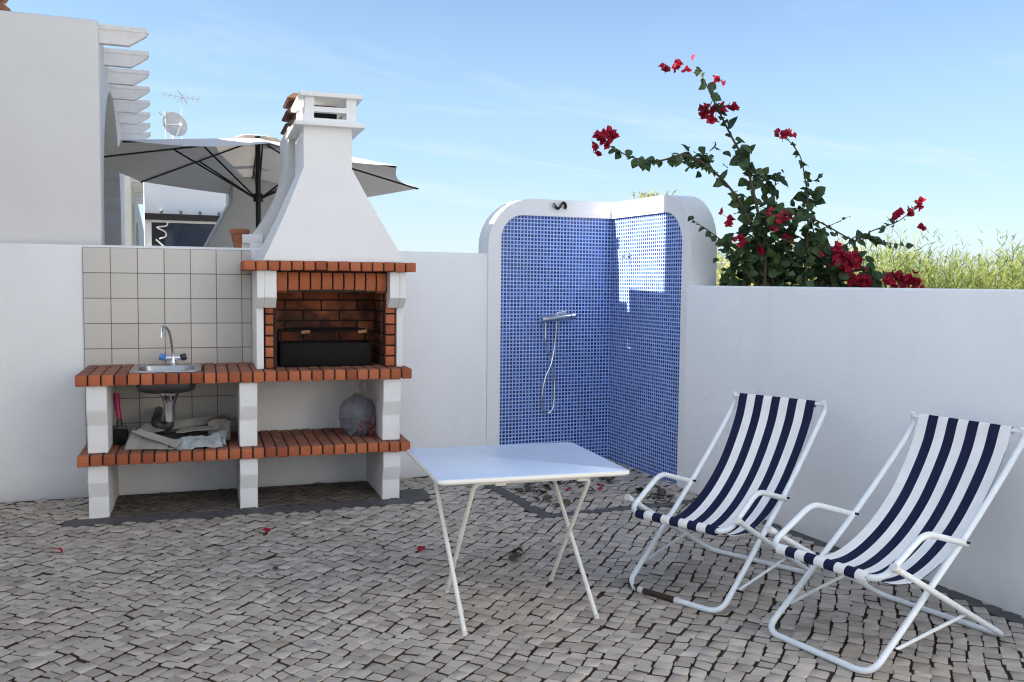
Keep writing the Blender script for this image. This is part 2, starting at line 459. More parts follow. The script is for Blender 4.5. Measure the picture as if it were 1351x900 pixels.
# a bank of unseen cloud behind the camera, added as white fill for the walls
dd = n.math('MULTIPLY_ADD', gx, -.8, n.math('MULTIPLY', gy, -.6))
c2 = n.noise(plane, .9, 7, .6, .3)
bank = n.math('MULTIPLY', n.math('MULTIPLY', n.ramp(dd, -.08, .35), n.ramp(c2, .36, .58)), n.ramp(gz, .0, .08), clamp=True)
cm = n.mix(n.math('MULTIPLY', bank, .85), cm, (6.5, 6.9, 7.7, 1))
n.link(cm, bg.inputs[0]); bg.inputs[1].default_value = .08
sun_d = bpy.data.lights.new('sun', 'SUN'); sun_d.energy = 5.0; sun_d.angle = R(.5); sun_d.color = (1, .91, .78)
sun = bpy.data.objects.new('sun', sun_d); COL.objects.link(sun)
sun.rotation_euler = SUN.to_track_quat('Z', 'Y').to_euler(); sun.location = (-20, 5, 15)
scene.cycles.filter_width = 1.15
scene.view_settings.view_transform = 'Standard'; scene.view_settings.look = 'None'
scene.view_settings.exposure = 1.63; scene.view_settings.gamma = 1

# ------------------------------------------------------------------ ground and paving
g = MB()
def gfn(a, b):
    x = -400 + 800 * a; y = -300 + 900 * b
    return V((x, y, -.03))
g.grid(gfn, 24, 24).build('ground', 'ground', smooth=0); tag(bpy.data.objects['ground'], kind='structure')
MB().box(-1.45, 3.96, -3.6, 7.3, -.028, -.016).build('paving_bed', 'bed', smooth=0)
tag(bpy.data.objects['paving_bed'], kind='structure')

def inpoly(p, poly):
    c = False; j = len(poly) - 1
    for i in range(len(poly)):
        a, b = poly[i], poly[j]
        if (a[1] > p[1]) != (b[1] > p[1]) and p[0] < (b[0] - a[0]) * (p[1] - a[1]) / (b[1] - a[1]) + a[0]: c = not c
        j = i
    return c
# dark strips: an L round the shower floor, a band under the barbecue front with a rounded end, a gutter along the right wall
S_L = [(2.525, 6.45), (2.525, 5.375), (3.90, 5.375), (3.90, 5.465), (2.63, 5.465), (2.63, 6.45)]
def wl(l): return [(W(u, v).x, W(u, v).y) for u, v in l]
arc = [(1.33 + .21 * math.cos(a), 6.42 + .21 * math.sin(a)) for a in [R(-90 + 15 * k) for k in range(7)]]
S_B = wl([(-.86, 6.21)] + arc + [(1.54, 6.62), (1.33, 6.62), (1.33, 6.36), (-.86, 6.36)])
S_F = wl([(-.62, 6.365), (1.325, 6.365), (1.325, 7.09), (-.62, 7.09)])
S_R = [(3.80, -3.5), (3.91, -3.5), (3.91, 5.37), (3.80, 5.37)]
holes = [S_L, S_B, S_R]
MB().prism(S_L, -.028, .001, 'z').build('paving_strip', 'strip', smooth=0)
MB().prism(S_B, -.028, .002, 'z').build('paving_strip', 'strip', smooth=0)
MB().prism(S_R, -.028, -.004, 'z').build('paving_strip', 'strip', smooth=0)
for o in bpy.data.objects:
    if o.name.startswith('paving_strip'): o['kind'] = 'structure'

def cobbles():
    mb = MB(); mi = []; A = R(44); ca, sa = math.cos(A), math.sin(A)
    rnd = random.Random(5)
    pitch = .071
    def warp(p, q):      # rows wander like hand-laid work
        x = p + .10 * noise.noise(V((p * .5, q * .5, 1.3))) + .020 * noise.noise(V((p * 3, q * 3, 7)))
        y = q + .10 * noise.noise(V((p * .55, q * .55, 9.1))) + .022 * noise.noise(V((p * 3.4, q * 3.4, 2)))
        return x * ca - y * sa, x * sa + y * ca
    for j in range(-66, 138):
        q0, q1 = j * pitch, (j + 1) * pitch
        p = -5.0 + rnd.random() * .1
        sk1 = 0
        while p < 9.5:
            wdt = rnd.uniform(.058, .090) if rnd.random() > .08 else rnd.uniform(.038, .056)
            sk0, sk1 = sk1, rnd.uniform(-.008, .008)
            cx, cy = warp(p + wdt / 2, (q0 + q1) / 2)
            ok = -1.42 < cx < 3.93 and -3.5 < cy < 7.18
            if ok and (cx < 2.8 and W(0, 7.05).y - .079 * cx < cy): ok = False
            if ok and any(inpoly((cx, cy), h) for h in holes): ok = False
            if ok:
                gp = rnd.uniform(.0012, .0034)
                a0, a1 = p + gp * 1.45, p + wdt - gp * 1.45; jt = rnd.uniform(-.007, .007); b0, b1 = q0 + gp * .8 + jt + rnd.uniform(-.002, .003), q1 - gp * .8 + jt + rnd.uniform(-.003, .002)
                cs = [(a0 + sk0 + rnd.uniform(-.002, .0035), b0 + rnd.uniform(-.002, .0035)), (a1 + sk1 + rnd.uniform(-.003, .002), b0 + rnd.uniform(-.002, .003)), (a1 - sk1 + rnd.uniform(-.0035, .002), b1 + rnd.uniform(-.0035, .002)), (a0 - sk0 + rnd.uniform(-.002, .003), b1 + rnd.uniform(-.003, .002))]
                pts = []
                for k in range(4):
                    c0, pr, nx = cs[k], cs[k - 1], cs[(k + 1) % 4]
                    t = rnd.uniform(.03, .20)
                    t2 = rnd.uniform(.03, .22)
                    pts.append((c0[0] + (pr[0] - c0[0]) * t, c0[1] + (pr[1] - c0[1]) * t))
                    pts.append((c0[0] + (nx[0] - c0[0]) * t2 * .5, c0[1] + (nx[1] - c0[1]) * t2 * .5))
                m0 = (sum(x[0] for x in pts) / 8, sum(x[1] for x in pts) / 8)
                zt = rnd.uniform(-.003, .0025) - (.006 if rnd.random() < .03 else 0); tx, ty = rnd.uniform(-.025, .025), rnd.uniform(-.025, .025)
                lo = []; hi = []; top = []
                for (x, y) in pts:
                    X, Y = warp(x, y); lo.append((X, Y, -.02))
                    z = zt + (x - m0[0]) * tx + (y - m0[1]) * ty
                    hi.append((X, Y, z - .0032))
                    x2, y2 = m0[0] + (x - m0[0]) * .955, m0[1] + (y - m0[1]) * .955
                    X2, Y2 = warp(x2, y2); top.append((X2, Y2, z))
                fs = [(k, (k + 1) % 8, 8 + (k + 1) % 8, 8 + k) for k in range(8)] + [(8 + k, 8 + (k + 1) % 8, 16 + (k + 1) % 8, 16 + k) for k in range(8)] + [tuple(range(16, 24))]
                mb.add(lo + hi + top, fs, min(1, max(0, rnd.gauss(.55, .24))))
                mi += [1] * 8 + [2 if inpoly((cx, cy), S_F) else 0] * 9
            p += wdt
    o = mb.build('patio_paving', 'stone', smooth=60, fix=False)
    o.data.materials.append(M['bed'])
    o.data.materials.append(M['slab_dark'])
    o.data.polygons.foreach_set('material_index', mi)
    tag(o, kind='structure')
cobbles()

# added unseen paving of the next patio, pale to bounce light upward
MB().box(-1.2, 9.0, 7.45, 16.0, -.029, -.012).build('neighbour_patio', 'pale_paving', smooth=0); tag(bpy.data.objects['neighbour_patio'], kind='structure')
# ------------------------------------------------------------------ garden walls
def rounded_rect_wall(mb, pts, top, thick, r=.02):
    """wall along a polyline (front edge), thickness to the left of travel, with a softly rounded coping"""
    P = [V((x, y, 0)) for x, y in pts]; prof = [(0, -.06), (0, top - r), (r * .3, top - r * .3), (r, top), (thick - r, top), (thick - r * .3, top - r * .3), (thick, top - r), (thick, -.06)]
    rings = []
    for i, p in enumerate(P):
        d = (P[min(i + 1, len(P) - 1)] - P[max(i - 1, 0)]).normalized(); nn = V((-d.y, d.x, 0))
        rings.append([p + nn * a + V((0, 0, z)) for a, z in prof])
    k = len(prof); vs = [q for rg in rings for q in rg]; fs = []
    for i in range(len(P) - 1):
        for j in range(k): fs.append((i * k + j, i * k + (j + 1) % k, (i + 1) * k + (j + 1) % k, (i + 1) * k + j))
    fs.append(tuple(range(k))); fs.append(tuple((len(P) - 1) * k + j for j in range(k))[::-1])
    mb.add(vs, fs)
def sub(a, b, n): return [(a[0] + (b[0] - a[0]) * k / n, a[1] + (b[1] - a[1]) * k / n) for k in range(n)]
pA, pB, pC = W(-3.0, 7.08), W(1.47, 7.08), V((2.80, 7.035, 0))
mb = MB(); rounded_rect_wall(mb, sub(pA, pB, 8) + sub(pB, pC, 4) + [(pC.x, pC.y)], 1.785, .2)
bw = mb.build('garden_wall', 'plaster'); tag(bw, 'long white garden wall behind the barbecue and the sink', 'wall')
# beige tiles fixed to it behind the sink
tp = empty('splashback', W(-.808, 7.08), 'beige square tile splashback on the white wall behind the sink', 'tile panel', rz=BA)
MB().box(0, 1.139, -.014, -.0005, .36, 1.767, .002).build('tile_field', 'wall_tile', tp, smooth=30)
mb = MB(); rounded_rect_wall(mb, [(3.905, 5.80), (3.905, 3), (3.905, 0), (3.905, -4)], 1.541, .2)
rw = mb.build('garden_wall', 'plaster'); tag(rw, 'lower white garden wall at the right behind the two deck chairs', 'wall')
# added unseen villa: its sunlit front throws light back into the shaded patio
vl = empty('house', (4.9, 1.2, 0), 'added white two storey villa, unseen, bouncing sunlight into the patio from the right', 'house')
q = MB(); q.box(0, 6, -11, 0, -.1, 6.0, .04); q.build('wall', 'plaster_clean', vl, smooth=30)
for y in (-2.2, -5.0, -8.0):
    for z in (.9, 3.7):
        q = MB(); q.box(-.03, .02, y, y + 1.0, z, z + 1.2, .01); w0 = q.build('window', 'plaster_clean', vl, smooth=30)
        q = MB(); q.box(-.034, -.028, y + .07, y + .93, z + .07, z + 1.13); q.build('pane', 'glass', w0, smooth=0)

# ------------------------------------------------------------------ shower
sh = empty('shower_enclosure', (0, 0, 0), 'white rounded corner shower lined with small blue mosaic tiles', 'shower')
def arcpath(h0, z1, r, hend, n=12, flip=1):
    """up a jamb at h0, round a quarter circle, along to hend at height z1"""
    L = [(h0, -.02)] + [(h0 + flip * (r - r * math.cos(a)), z1 - r + r * math.sin(a)) for a in [math.pi / 2 * k / n for k in range(n + 1)]] + [(hend, z1)]
    return L
def ring(mb, o, i, f0, f1, axis):
    n_ = len(o)
    P = (lambda q, t: V((q[0], t, q[1]))) if axis == 'y' else (lambda q, t: V((t, q[0], q[1])))
    vs = [P(q, f0) for q in o] + [P(q, f0) for q in i] + [P(q, f1) for q in i] + [P(q, f1) for q in o]
    fs = []
    for k in range(n_ - 1):
        fs += [(k, k + 1, n_ + k + 1, n_ + k), (n_ + k, n_ + k + 1, 2 * n_ + k + 1, 2 * n_ + k), (3 * n_ + k, 3 * n_ + k + 1, k + 1, k), (2 * n_ + k, 2 * n_ + k + 1, 3 * n_ + k + 1, 3 * n_ + k)]
    fs += [(0, n_, 2 * n_, 3 * n_), (n_ - 1, 2 * n_ - 1, 3 * n_ - 1, 4 * n_ - 1)]
    mb.add(vs, fs)
mb = MB(); lo = arcpath(2.78, 2.25, .40, 4.17)
mb.prism(lo + [(4.17, -.02)], 7.04, 7.24, 'y')
ring(mb, arcpath(2.78, 2.25, .40, 3.92), arcpath(2.894, 2.11, .2, 3.92), 7.012, 7.04, 'y')
mb.build('wall_panel', 'plaster_clean', sh, smooth=25)
mb = MB(); ro = arcpath(5.78, 2.245, .40, 7.04)
mb.prism(ro + [(7.04, -.02)], 3.95, 4.15, 'x')
ring(mb, arcpath(5.78, 2.245, .40, 7.04), arcpath(5.905, 2.11, .25, 7.04), 3.92, 3.95, 'x')
mb.build('wall_panel', 'plaster_clean', sh, smooth=25)
il = arcpath(2.894, 2.11, .2, 3.95)
MB().prism([(h, max(z, .0)) for h, z in il] + [(3.95, 0)], 7.034, 7.041, 'y').build('mosaic_lining', 'mosaic_l', sh, smooth=0)
ir = arcpath(5.905, 2.11, .25, 7.034)
MB().prism([(h, max(z, .0)) for h, z in ir] + [(7.034, 0)], 3.944, 3.951, 'x').build('mosaic_lining', 'mosaic_r', sh, smooth=0)

mx = empty('shower_mixer', (3.415, 7.034, 1.245), 'chrome shower mixer bar with looping hose on the blue mosaic', 'shower mixer')
b_ = MB(); b_.tube([(-.13, -.06, 0), (.10, -.06, .018)], .026, 16); b_.tube([(-.075, -.06, .004), (-.075, 0, .004)], .02, 12); b_.tube([(.06, -.06, .012), (.06, 0, .012)], .02, 12)
b_.tube([(-.02, -.06, .03), (-.02, -.06, .05), (.06, -.075, .06)], .009, 8)
b_.build('body', 'chrome', mx)
for x, z in ((-.145, -.002), (.125, .02)):
    MB().tube([(x - .02, -.06, z - .002), (x + .02, -.06, z + .002)], .03, 14).build('knob', 'chrome', mx)
MB().tube([(-.125, -.06, -.02), (-.12, -.055, -.2), (-.06, -.04, -.36), (-.025, -.03, -.48), (-.02, -.03, -.6), (-.03, -.03, -.75), (-.075, -.03, -.805), (-.12, -.03, -.78), (-.135, -.03, -.66), (-.11, -.035, -.5), (-.06, -.045, -.38), (-.03, -.05, -.2), (-.02, -.06, -.02)], .0075, 8, smooth=6).build('hose', 'chrome', mx)
hk = MB().tube([(-.055, -.008, .022), (-.05, -.03, -.005), (-.025, -.03, -.022), (-.002, -.03, .006), (.022, -.03, .03), (.045, -.03, .012), (.052, -.008, -.014)], [.011, .012, .012, .011, .012, .012, .013], 8, smooth=5).build('iron_hook', 'iron', loc=(3.42, 7.012, 2.195))
tag(hk, 'small curled black iron hook on the white lintel above the blue mosaic', 'hook')
tr_ = empty('tap_stub', (3.944, 6.72, 1.785), 'tiny water outlet stub high on the sunlit right mosaic face', 'water outlet')
MB().tube([(0, 0, 0), (-.045, 0, 0), (-.06, 0, -.012), (-.06, 0, -.045)], .011, 10).build('pipe', 'chrome', tr_)
MB().tube([(0, 0, 0), (-.006, 0, 0)], .024, 14).build('flange', 'chrome', tr_)

# ------------------------------------------------------------------ barbecue
BO = W(.3, 6.7)
bq = empty('barbecue', BO, 'white concrete barbecue with terracotta brick shelves, flared hood and chimney', 'barbecue', rz=BA)
def L(u, v, z): return V((u - .3, v - 6.7, z))
def bx(mb, u0, u1, v0, v1, z0, z1, c=0, shade=None): return mb.box(u0 - .3, u1 - .3, v0 - 6.7, v1 - 6.7, z0, z1, c, shade)
def brick_slab(name, u0, u1, v0, v1, z0, z1, n_, mat_='brick', cut=None, rows=(.24,), ends=True, curved_end=False):
    """a course of headers with dark joints; rows: depths of the courses from the front"""
    mb = MB(); w = (u1 - u0) / n_; gap = .0095
    cuts = [v0]
    for r in rows: cuts.append(cuts[-1] + r)
    cuts.append(v1)
    for k in range(n_):
        a, b = u0 + k * w + gap / 2, u0 + (k + 1) * w - gap / 2
        for r in range(len(cuts) - 1):
            if cuts[r + 1] - cuts[r] < .03: continue
            v_0, v_1 = cuts[r] + (gap / 2 if r else 0), cuts[r + 1] - gap / 2
            if cut and b > cut[0] and a < cut[1] and v_0 < cut[3] and v_1 > cut[2]:
                dz = random.uniform(-.002, .002)
                if cut[2] - v_0 > .03: bx(mb, a, b, v_0, cut[2] - .006, z0 + dz, z1 + dz, .007)
                if v_1 - cut[3] > .03: bx(mb, a, b, cut[3] + .006, v_1, z0 + dz, z1 + dz, .007)
                continue
            dz = random.uniform(-.0025, .0025); dv = random.uniform(-.003, .003) if r == 0 else 0
            bx(mb, a, b, v_0 + dv, v_1, z0 + dz, z1 + dz, .007)
    part = mb.build(name, mat_, bq, smooth=40)
    mm = MB()
    if cut:
        for (a, b, c, d) in ((u0 + .006, cut[0], v0 + .012, v1), (cut[1], u1 - .006, v0 + .012, v1), (cut[0], cut[1], v0 + .012, cut[2]), (cut[0], cut[1], cut[3], v1)):
            if b > a and d > c: bx(mm, a, b, c, d, z0 + .006, z1 - .007)
    else: bx(mm, u0 + .006, u1 - .006, v0 + .012, v1, z0 + .006, z1 - .007)
    mm.build('mortar', 'mortar', part, smooth=0)
    return part
SINK = (-.475, -.025, 6.405, 6.93)
brick_slab('counter', -.785, 1.387, 6.31, 7.058, .864, .936, 28, rows=(.225, .25), cut=(SINK[0] + .015, SINK[1] - .015, SINK[2] + .02, SINK[3] - .02))
brick_slab('shelf', -.782, 1.378, 6.31, 7.058, .349, .419, 28, rows=(.24, .24))
brick_slab('mantel', .248, 1.415, 6.31, 7.07, 1.616, 1.68, 15, rows=(.24, .24))
def leg(u0, u1):
    mb = MB()
    up = [(6.345, .862), (6.345, .70), (6.385, .60), (6.385, .4205), (7.079, .4205), (7.079, .862)]
    dn = [(6.345, .3475), (6.345, .235), (6.385, .135), (6.385, -.03), (7.079, -.03), (7.079, .3475)]
    for pf in (up, dn):
        mb.prism([(v - 6.7, z) for v, z in pf], u0 - .3, u1 - .3, 'x')
    o = mb.build('leg', 'concrete_white', bq, smooth=0)
    bv = o.modifiers.new('bevel', 'BEVEL'); bv.width = .006; bv.segments = 2; bv.limit_method = 'ANGLE'; bv.angle_limit = R(15)
    return o
for a, b in ((-.722, -.60), (.215, .332), (1.187, 1.312)): leg(a, b)
def side(u0, u1, ub0, ub1):
    """cheek of the fireplace with its corbel under the mantel"""
    mb = MB()
    mb.prism([(v - 6.7, z) for v, z in [(6.47, .9365), (6.47, 1.36), (6.44, 1.36), (6.36, 1.432), (6.36, 1.614), (7.078, 1.614), (7.078, .9365)]], u0 - .3, u1 - .3, 'x')
    a, b = (u1, ub1) if ub1 > u1 else (ub0, u0)
    mb.prism([(v - 6.7, z) for v, z in [(6.44, 1.36), (6.361, 1.432), (6.361, 1.6135), (6.53, 1.6135), (6.53, 1.36)]], a - .3 + (.0005 if a == u1 else 0), b - .3 - (.0005 if b == u0 else 0), 'x')
    o = mb.build('cheek', 'concrete_white', bq, smooth=0)
    bv = o.modifiers.new('bevel', 'BEVEL'); bv.width = .004; bv.segments = 2; bv.limit_method = 'ANGLE'; bv.angle_limit = R(15)
side(.335, .383, .335, .463); side(1.305, 1.352, 1.235, 1.352)

# firebox of brick
fb = MB(); fm = MB()
def wallbricks(mb, a0, a1, z0, z1, put, ln, ht, gap=.011, odd=0):
    z = z0; k = odd
    while z < z1 - .01:
        x = a0 - (ln / 2 if k % 2 else 0) * 1.0
        while x < a1 - .005:
            p, q = max(x, a0), min(x + ln, a1)
            if q - p > .02: put(mb, p + gap / 2, q - gap / 2, z + gap / 2, min(z + ht, z1) - gap / 2)
            x += ln
        z += ht; k += 1
wallbricks(fb, .43, 1.262, .94, 1.61, lambda m, a, b, c, d: bx(m, a, b, 6.93, 6.975, c, d, .003), .265, .0775)
wallbricks(fb, 6.56, 6.925, .94, 1.61, lambda m, a, b, c, d: bx(m, 1.212, 1.262, a, b, c, d, .003), .22, .0775, odd=1)
wallbricks(fb, 6.56, 6.925, .94, 1.61, lambda m, a, b, c, d: bx(m, .43, .478, a, b, c, d, .003), .22, .0775, odd=1)
bx(fm, .388, 1.30, 6.945, 7.06, .9365, 1.612); bx(fm, .39, .47, 6.51, 6.945, .9368, 1.611); bx(fm, 1.22, 1.302, 6.51, 6.945, .9368, 1.611)
fo = fb.build('firebox', 'brick_soot', bq, smooth=40); fm.build('mortar', 'mortar', fo, smooth=0)
for u0, u1 in ((.396, .447), (1.228, 1.292)):
    jb = MB()
    for k in range(9):
        z0 = .939 + k * .0755
        if z0 < 1.60: bx(jb, u0, u1, 6.475, 6.555, z0 + .005, min(z0 + .0705, 1.612), .005)
    jb.build('jamb', 'brick', bq, smooth=40)
lt = MB(); nb = 10
for k in range(nb):
    a = .468 + k * (1.232 - .468) / nb; w = (1.232 - .468) / nb
    t0 = (k + .5) / nb * 2 - 1
    sag = .014 * (1 - t0 * t0)
    def bend(p): return p
    # soldier course with a belly: three stacked facets
    for (za, zb, va, vb) in ((1.466, 1.505, 6.462, 6.462), (1.505, 1.56, 6.455, 6.455), (1.56, 1.604, 6.462, 6.462)):
        pass
    poly = [(6.478, 1.462 + sag), (6.458, 1.49 + sag), (6.45, 1.535), (6.452, 1.575), (6.462, 1.603), (6.55, 1.603), (6.55, 1.462 + sag)]
    lt.prism([(v - 6.7, z) for v, z in poly], a + .006 - .3, a + w - .006 - .3, 'x', shade=random.uniform(.75, 1))
lo_ = lt.build('lintel', 'brick', bq, smooth=40)
lm = MB(); bx(lm, .464, 1.236, 6.47, 6.54, 1.47, 1.6135); lm.build('mortar', 'mortar', lo_, smooth=0)

# flared hood and chimney neck
hd = MB()
stations = []   # z, left, right, front, back
def lerp(a, b, t): return a + (b - a) * t
prof = [(1.681, .378, 1.352, 6.385, 7.06)]
for k in range(1, 13):
    t = k / 12; z = lerp(1.70, 2.325, t)
    bow = .035 * math.sin(math.pi * t) ** 1.2
    prof.append((z, lerp(.388, .655, t) + bow * .25, lerp(1.342, .984, t) - bow * .2, lerp(6.39, 6.455, t), 7.06))
prof += [(2.40, .655, .984, 6.457, 7.06), (2.602, .655, .984, 6.457, 7.06)]
vs = []; fs = []
for (z, a, b, c, d) in prof:
    fl = max(0, (2.4 - z)) * .02
    vs += [L(a, c, z), L(b, c, z), L(b + fl, d, z), L(a - fl * 2, d, z)]
for i in range(len(prof) - 1):
    for k in range(4): fs.append((i * 4 + k, i * 4 + (k + 1) % 4, (i + 1) * 4 + (k + 1) % 4, (i + 1) * 4 + k))
fs += [(3, 2, 1, 0), tuple((len(prof) - 1) * 4 + k for k in range(4))]
hd.add(vs, fs); hood = hd.build('hood', 'concrete_white', bq, smooth=28)
cp = MB()
def tap(mb, u0, u1, v0, v1, z0, z1, t=0.0, c=.004): bx(mb, u0, u1, v0, v1, z0, z1, c)
tap(cp, .592, 1.068, 6.395, 7.12, 2.6025, 2.632)
cap = cp.build('chimney_cap', 'concrete_white', hood, smooth=30); cap.parent = bq
c2_ = MB()
for (u0, u1) in ((.655, .722), (.945, 1.012)):
    for (v0, v1) in ((6.44, 6.505), (7.01, 7.075)):
        c2_.prism([(u0 - .3, 2.6325), (u1 - .3, 2.6325), (u1 - .3 + (.004 if u0 < .8 else 0), 2.80), (u0 - .3 + (.012 if u0 < .8 else -.0), 2.80)], v0 - 6.7, v1 - 6.7, 'y')
for z0, z1, e in ((2.704, 2.738, .002), (2.6335, 2.660, .003)):
    bx(c2_, .716, .951, 6.44 + e, 6.50, z0, z1); bx(c2_, .716, .951, 7.015, 7.075 - e, z0, z1)
    bx(c2_, .655 + e, .716, 6.50, 7.015, z0, z1); bx(c2_, .951, 1.012 - e, 6.50, 7.015, z0, z1)
c2_.build('louvre_frame', 'concrete_white', cap, smooth=0)
c3 = MB(); bx(c3, .75, .92, 6.745, 6.85, 2.632, 2.80); c3.build('flue', 'black_metal', cap, smooth=0)
c4 = MB(); bx(c4, .628, 1.055, 6.41, 7.10, 2.8005, 2.832, .005); c4.build('cap_lid', 'concrete_white', cap, smooth=30)

# charcoal grill inside
gr = empty('charcoal_grill', W(.82, 6.72, .936), 'black sheet metal charcoal tray with wire grate inside the brick fireplace', 'grill', rz=BA)
t_ = MB()
t_.box(-.31, .315, -.13, -.118, .012, .168, .002); t_.box(-.31, .315, .118, .13, .012, .168, .002); t_.box(-.31, -.298, -.118, .118, .012, .168); t_.box(.303, .315, -.118, .118, .012, .168); t_.box(-.309, .314, -.118, .118, .012, .03)
t_.build('tray', 'black_metal', gr, smooth=30)
f_ = MB()
for x in (-.315, .318):
    for y in (-.12, .12): f_.tube([(x, y, 0), (x, y, .25)], .006, 6)
f_.tube([(-.315, -.12, .255), (.318, -.12, .255)], .006, 6); f_.tube([(-.315, .12, .255), (.318, .12, .255)], .006, 6); f_.tube([(-.315, -.12, .005), (.318, -.12, .005)], .008, 6)
f_.build('stand', 'black_metal', gr)
w_ = MB()
for k in range(22): w_.tube([(-.25 + k * .0245, -.115, .262), (-.25 + k * .0245, .115, .262)], .0022, 5)
for y in (-.11, 0, .11): w_.tube([(-.255, y, .266), (.27, y, .266)], .003, 5)
w_.build('grate', 'black_metal', gr)
MB().tube([(-.25, -.118, .258), (.26, -.118, .258)], .0035, 6).build('grate_bar', 'chrome', gr)
for x in (-.145, .255): MB().tube([(x - .03, -.15, .246), (x + .03, -.15, .252)], .013, 10).build('grip', 'wood', gr)

# sink
sk = empty('sink', W(-.25, 6.668, .936), 'stainless steel sink set into the brick counter with its bowl hanging below', 'sink', rz=BA)
s_ = MB()
def rrect(hx, hy, r, n=6):
    P = []
    for cx, cy, a0 in ((hx - r, hy - r, 0), (-hx + r, hy - r, 90), (-hx + r, -hy + r, 180), (hx - r, -hy + r, 270)):
        P += [(cx + r * math.cos(R(a0 + 90 * k / n)), cy + r * math.sin(R(a0 + 90 * k / n))) for k in range(n + 1)]
    return P
def loft(mb, loops):
    n_ = len(loops[0]); vs = [p for l in loops for p in l]; fs = []
    for i in range(len(loops) - 1):
        for k in range(n_): fs.append((i * n_ + k, i * n_ + (k + 1) % n_, (i + 1) * n_ + (k + 1) % n_, (i + 1) * n_ + k))
    fs.append(tuple((len(loops) - 1) * n_ + k for k in range(n_)))
    mb.add(vs, fs)
loops = [[V((x, y, -.002)) for x, y in rrect(.225, .255, .05)], [V((x, y, .006)) for x, y in rrect(.222, .252, .05)], [V((x, y - .03, .006)) for x, y in rrect(.178, .185, .08)],
         [V((x, y - .03, -.02)) for x, y in rrect(.172, .178, .08)], [V((x, y - .03, -.10)) for x, y in rrect(.16, .165, .09)], [V((x, y - .03, -.135)) for x, y in rrect(.12, .12, .09)]]
loft(s_, loops); s_.build('rim', 'steel', sk, smooth=50, fix=False)
s_ = MB(); loft(s_, [[V((x, y - .03, z)) for x, y in rrect(a, b, .09)] for (a, b, z) in ((.19, .195, -.075), (.19, .195, -.10), (.178, .18, -.135), (.14, .14, -.152))]); s_.build('bowl', 'bowl', sk, smooth=60)
tr = MB(); tr.lathe([(.078, -.152), (.078, -.16), (.06, -.185), (.042, -.23), (.034, -.27), (.034, -.36)], 20, (.015, -.03, 0)); tr.build('drain', 'chrome', sk, smooth=50)
tr = MB(); tr.tube([(.015, -.03, -.355), (.01, -.03, -.385), (-.03, -.02, -.40), (-.07, 0, -.37), (-.07, .12, -.345), (-.07, .385, -.34)], [.03, .034, .038, .036, .03, .03], 14, smooth=5); tr.build('trap', 'plastic_dark', sk)
fc = empty('faucet', W(-.215, 6.90, .944), 'chrome gooseneck faucet with a blue and a dark knob behind the sink', 'faucet', rz=BA)
q = MB(); q.lathe([(.03, 0), (.03, .006), (.022, .012), (.02, .04), (.018, .055)], 20); q.tube([(-.05, 0, .045), (.05, 0, .045)], .016, 14); q.build('base', 'chrome', fc)
MB().tube([(0, 0, .05), (-.004, -.004, .10), (-.012, -.02, .18), (-.028, -.055, .245), (-.05, -.10, .275), (-.066, -.13, .262), (-.07, -.145, .23), (-.071, -.148, .20)], [.011, .010, .010, .010, .010, .011, .014, .014], 12, smooth=5).build('spout', 'chrome', fc)
MB().tube([(-.05, 0, .045), (-.062, 0, .05), (-.09, 0, .058)], [.017, .026, .022], 12).build('cold_knob', 'plastic_blue', fc)
MB().tube([(.05, 0, .045), (.062, 0, .05), (.09, 0, .056)], [.017, .026, .022], 12).build('hot_knob', 'plastic_dark', fc)

# things on the lower brick shelf
br = empty('hand_brush', W(-.56, 6.72, .42), 'black block brush with a pink handle standing on the shelf under the sink', 'brush', rz=BA)
q = MB(); q.box(-.055, .055, -.03, .03, .0, .095, .006); q.build('bristles', 'bristle', br)
q = MB(); q.box(-.05, .05, -.026, .026, .0955, .125, .008); q.tube([(0, 0, .12), (0, .01, .17)], [.022, .017], 10); q.build('head', 'plastic_dark', br)
MB().tube([(0, .01, .165), (-.012, .03, .25), (-.018, .045, .345)], [.017, .019, .018], 12).build('handle', 'magenta', br)

tb = empty('folded_tarpaulin', W(-.17, 6.60, .42), 'grey folded tarpaulin heaped with crumpled plastic on the shelf under the sink', 'tarpaulin', rz=BA)
tb.scale = (1.03, 1.0, 1.22)
def crumple(P, sd, amp, fr=7):
    a, b, c, d = [V(p) for p in P]
    def fn(s, t):
        p = (a * (1 - s) + b * s) * (1 - t) + (d * (1 - s) + c * s) * t
        nz = noise.noise_vector(p * fr + V((sd, sd * 2, sd))) + .5 * noise.noise_vector(p * fr * 2.7 + V((sd, 4, sd)))
        return p + nz * amp
    return fn
q = MB(); 
q.grid(crumple([(-.33, -.12, .005), (-.285, .16, .005), (-.26, .12, .10), (-.285, -.02, .09)], 1, .006), 14, 10, .006)
q.grid(crumple([(-.28, -.05, .075), (.20, .10, .105), (.24, .16, .14), (-.22, .06, .115)], 2, .006, 5), 30, 8, .008)
q.grid(crumple([(-.22, .062, .112), (.24, .162, .137), (.26, .2, .004), (-.24, .16, .004)], 3, .008, 5), 30, 8, .005)
q.grid(crumple([(-.29, -.14, .095), (-.24, -.12, .105), (.02, -.20, .035), (-.02, -.22, .008)], 4, .003, 5), 20, 6, .008)
q.grid(crumple([(-.33, -.14, .005), (-.05, -.22, .005), (-.1, -.17, .045), (-.29, -.10, .085)], 14, .004, 6), 20, 6, .005)
q.grid(crumple([(-.02, -.03, .07), (.24, .0, .085), (.27, .06, .10), (.0, .03, .085)], 5, .006, 8), 22, 8, .005)
q.build('sheet', 'tarp', tb, smooth=40)
q = MB(); q.grid(crumple([(-.27, -.12, .012), (.25, -.16, .012), (.26, .12, .05), (-.25, .10, .06)], 6, .008, 6), 26, 14, .006); q.build('inner_fold', 'tarp_in', tb)
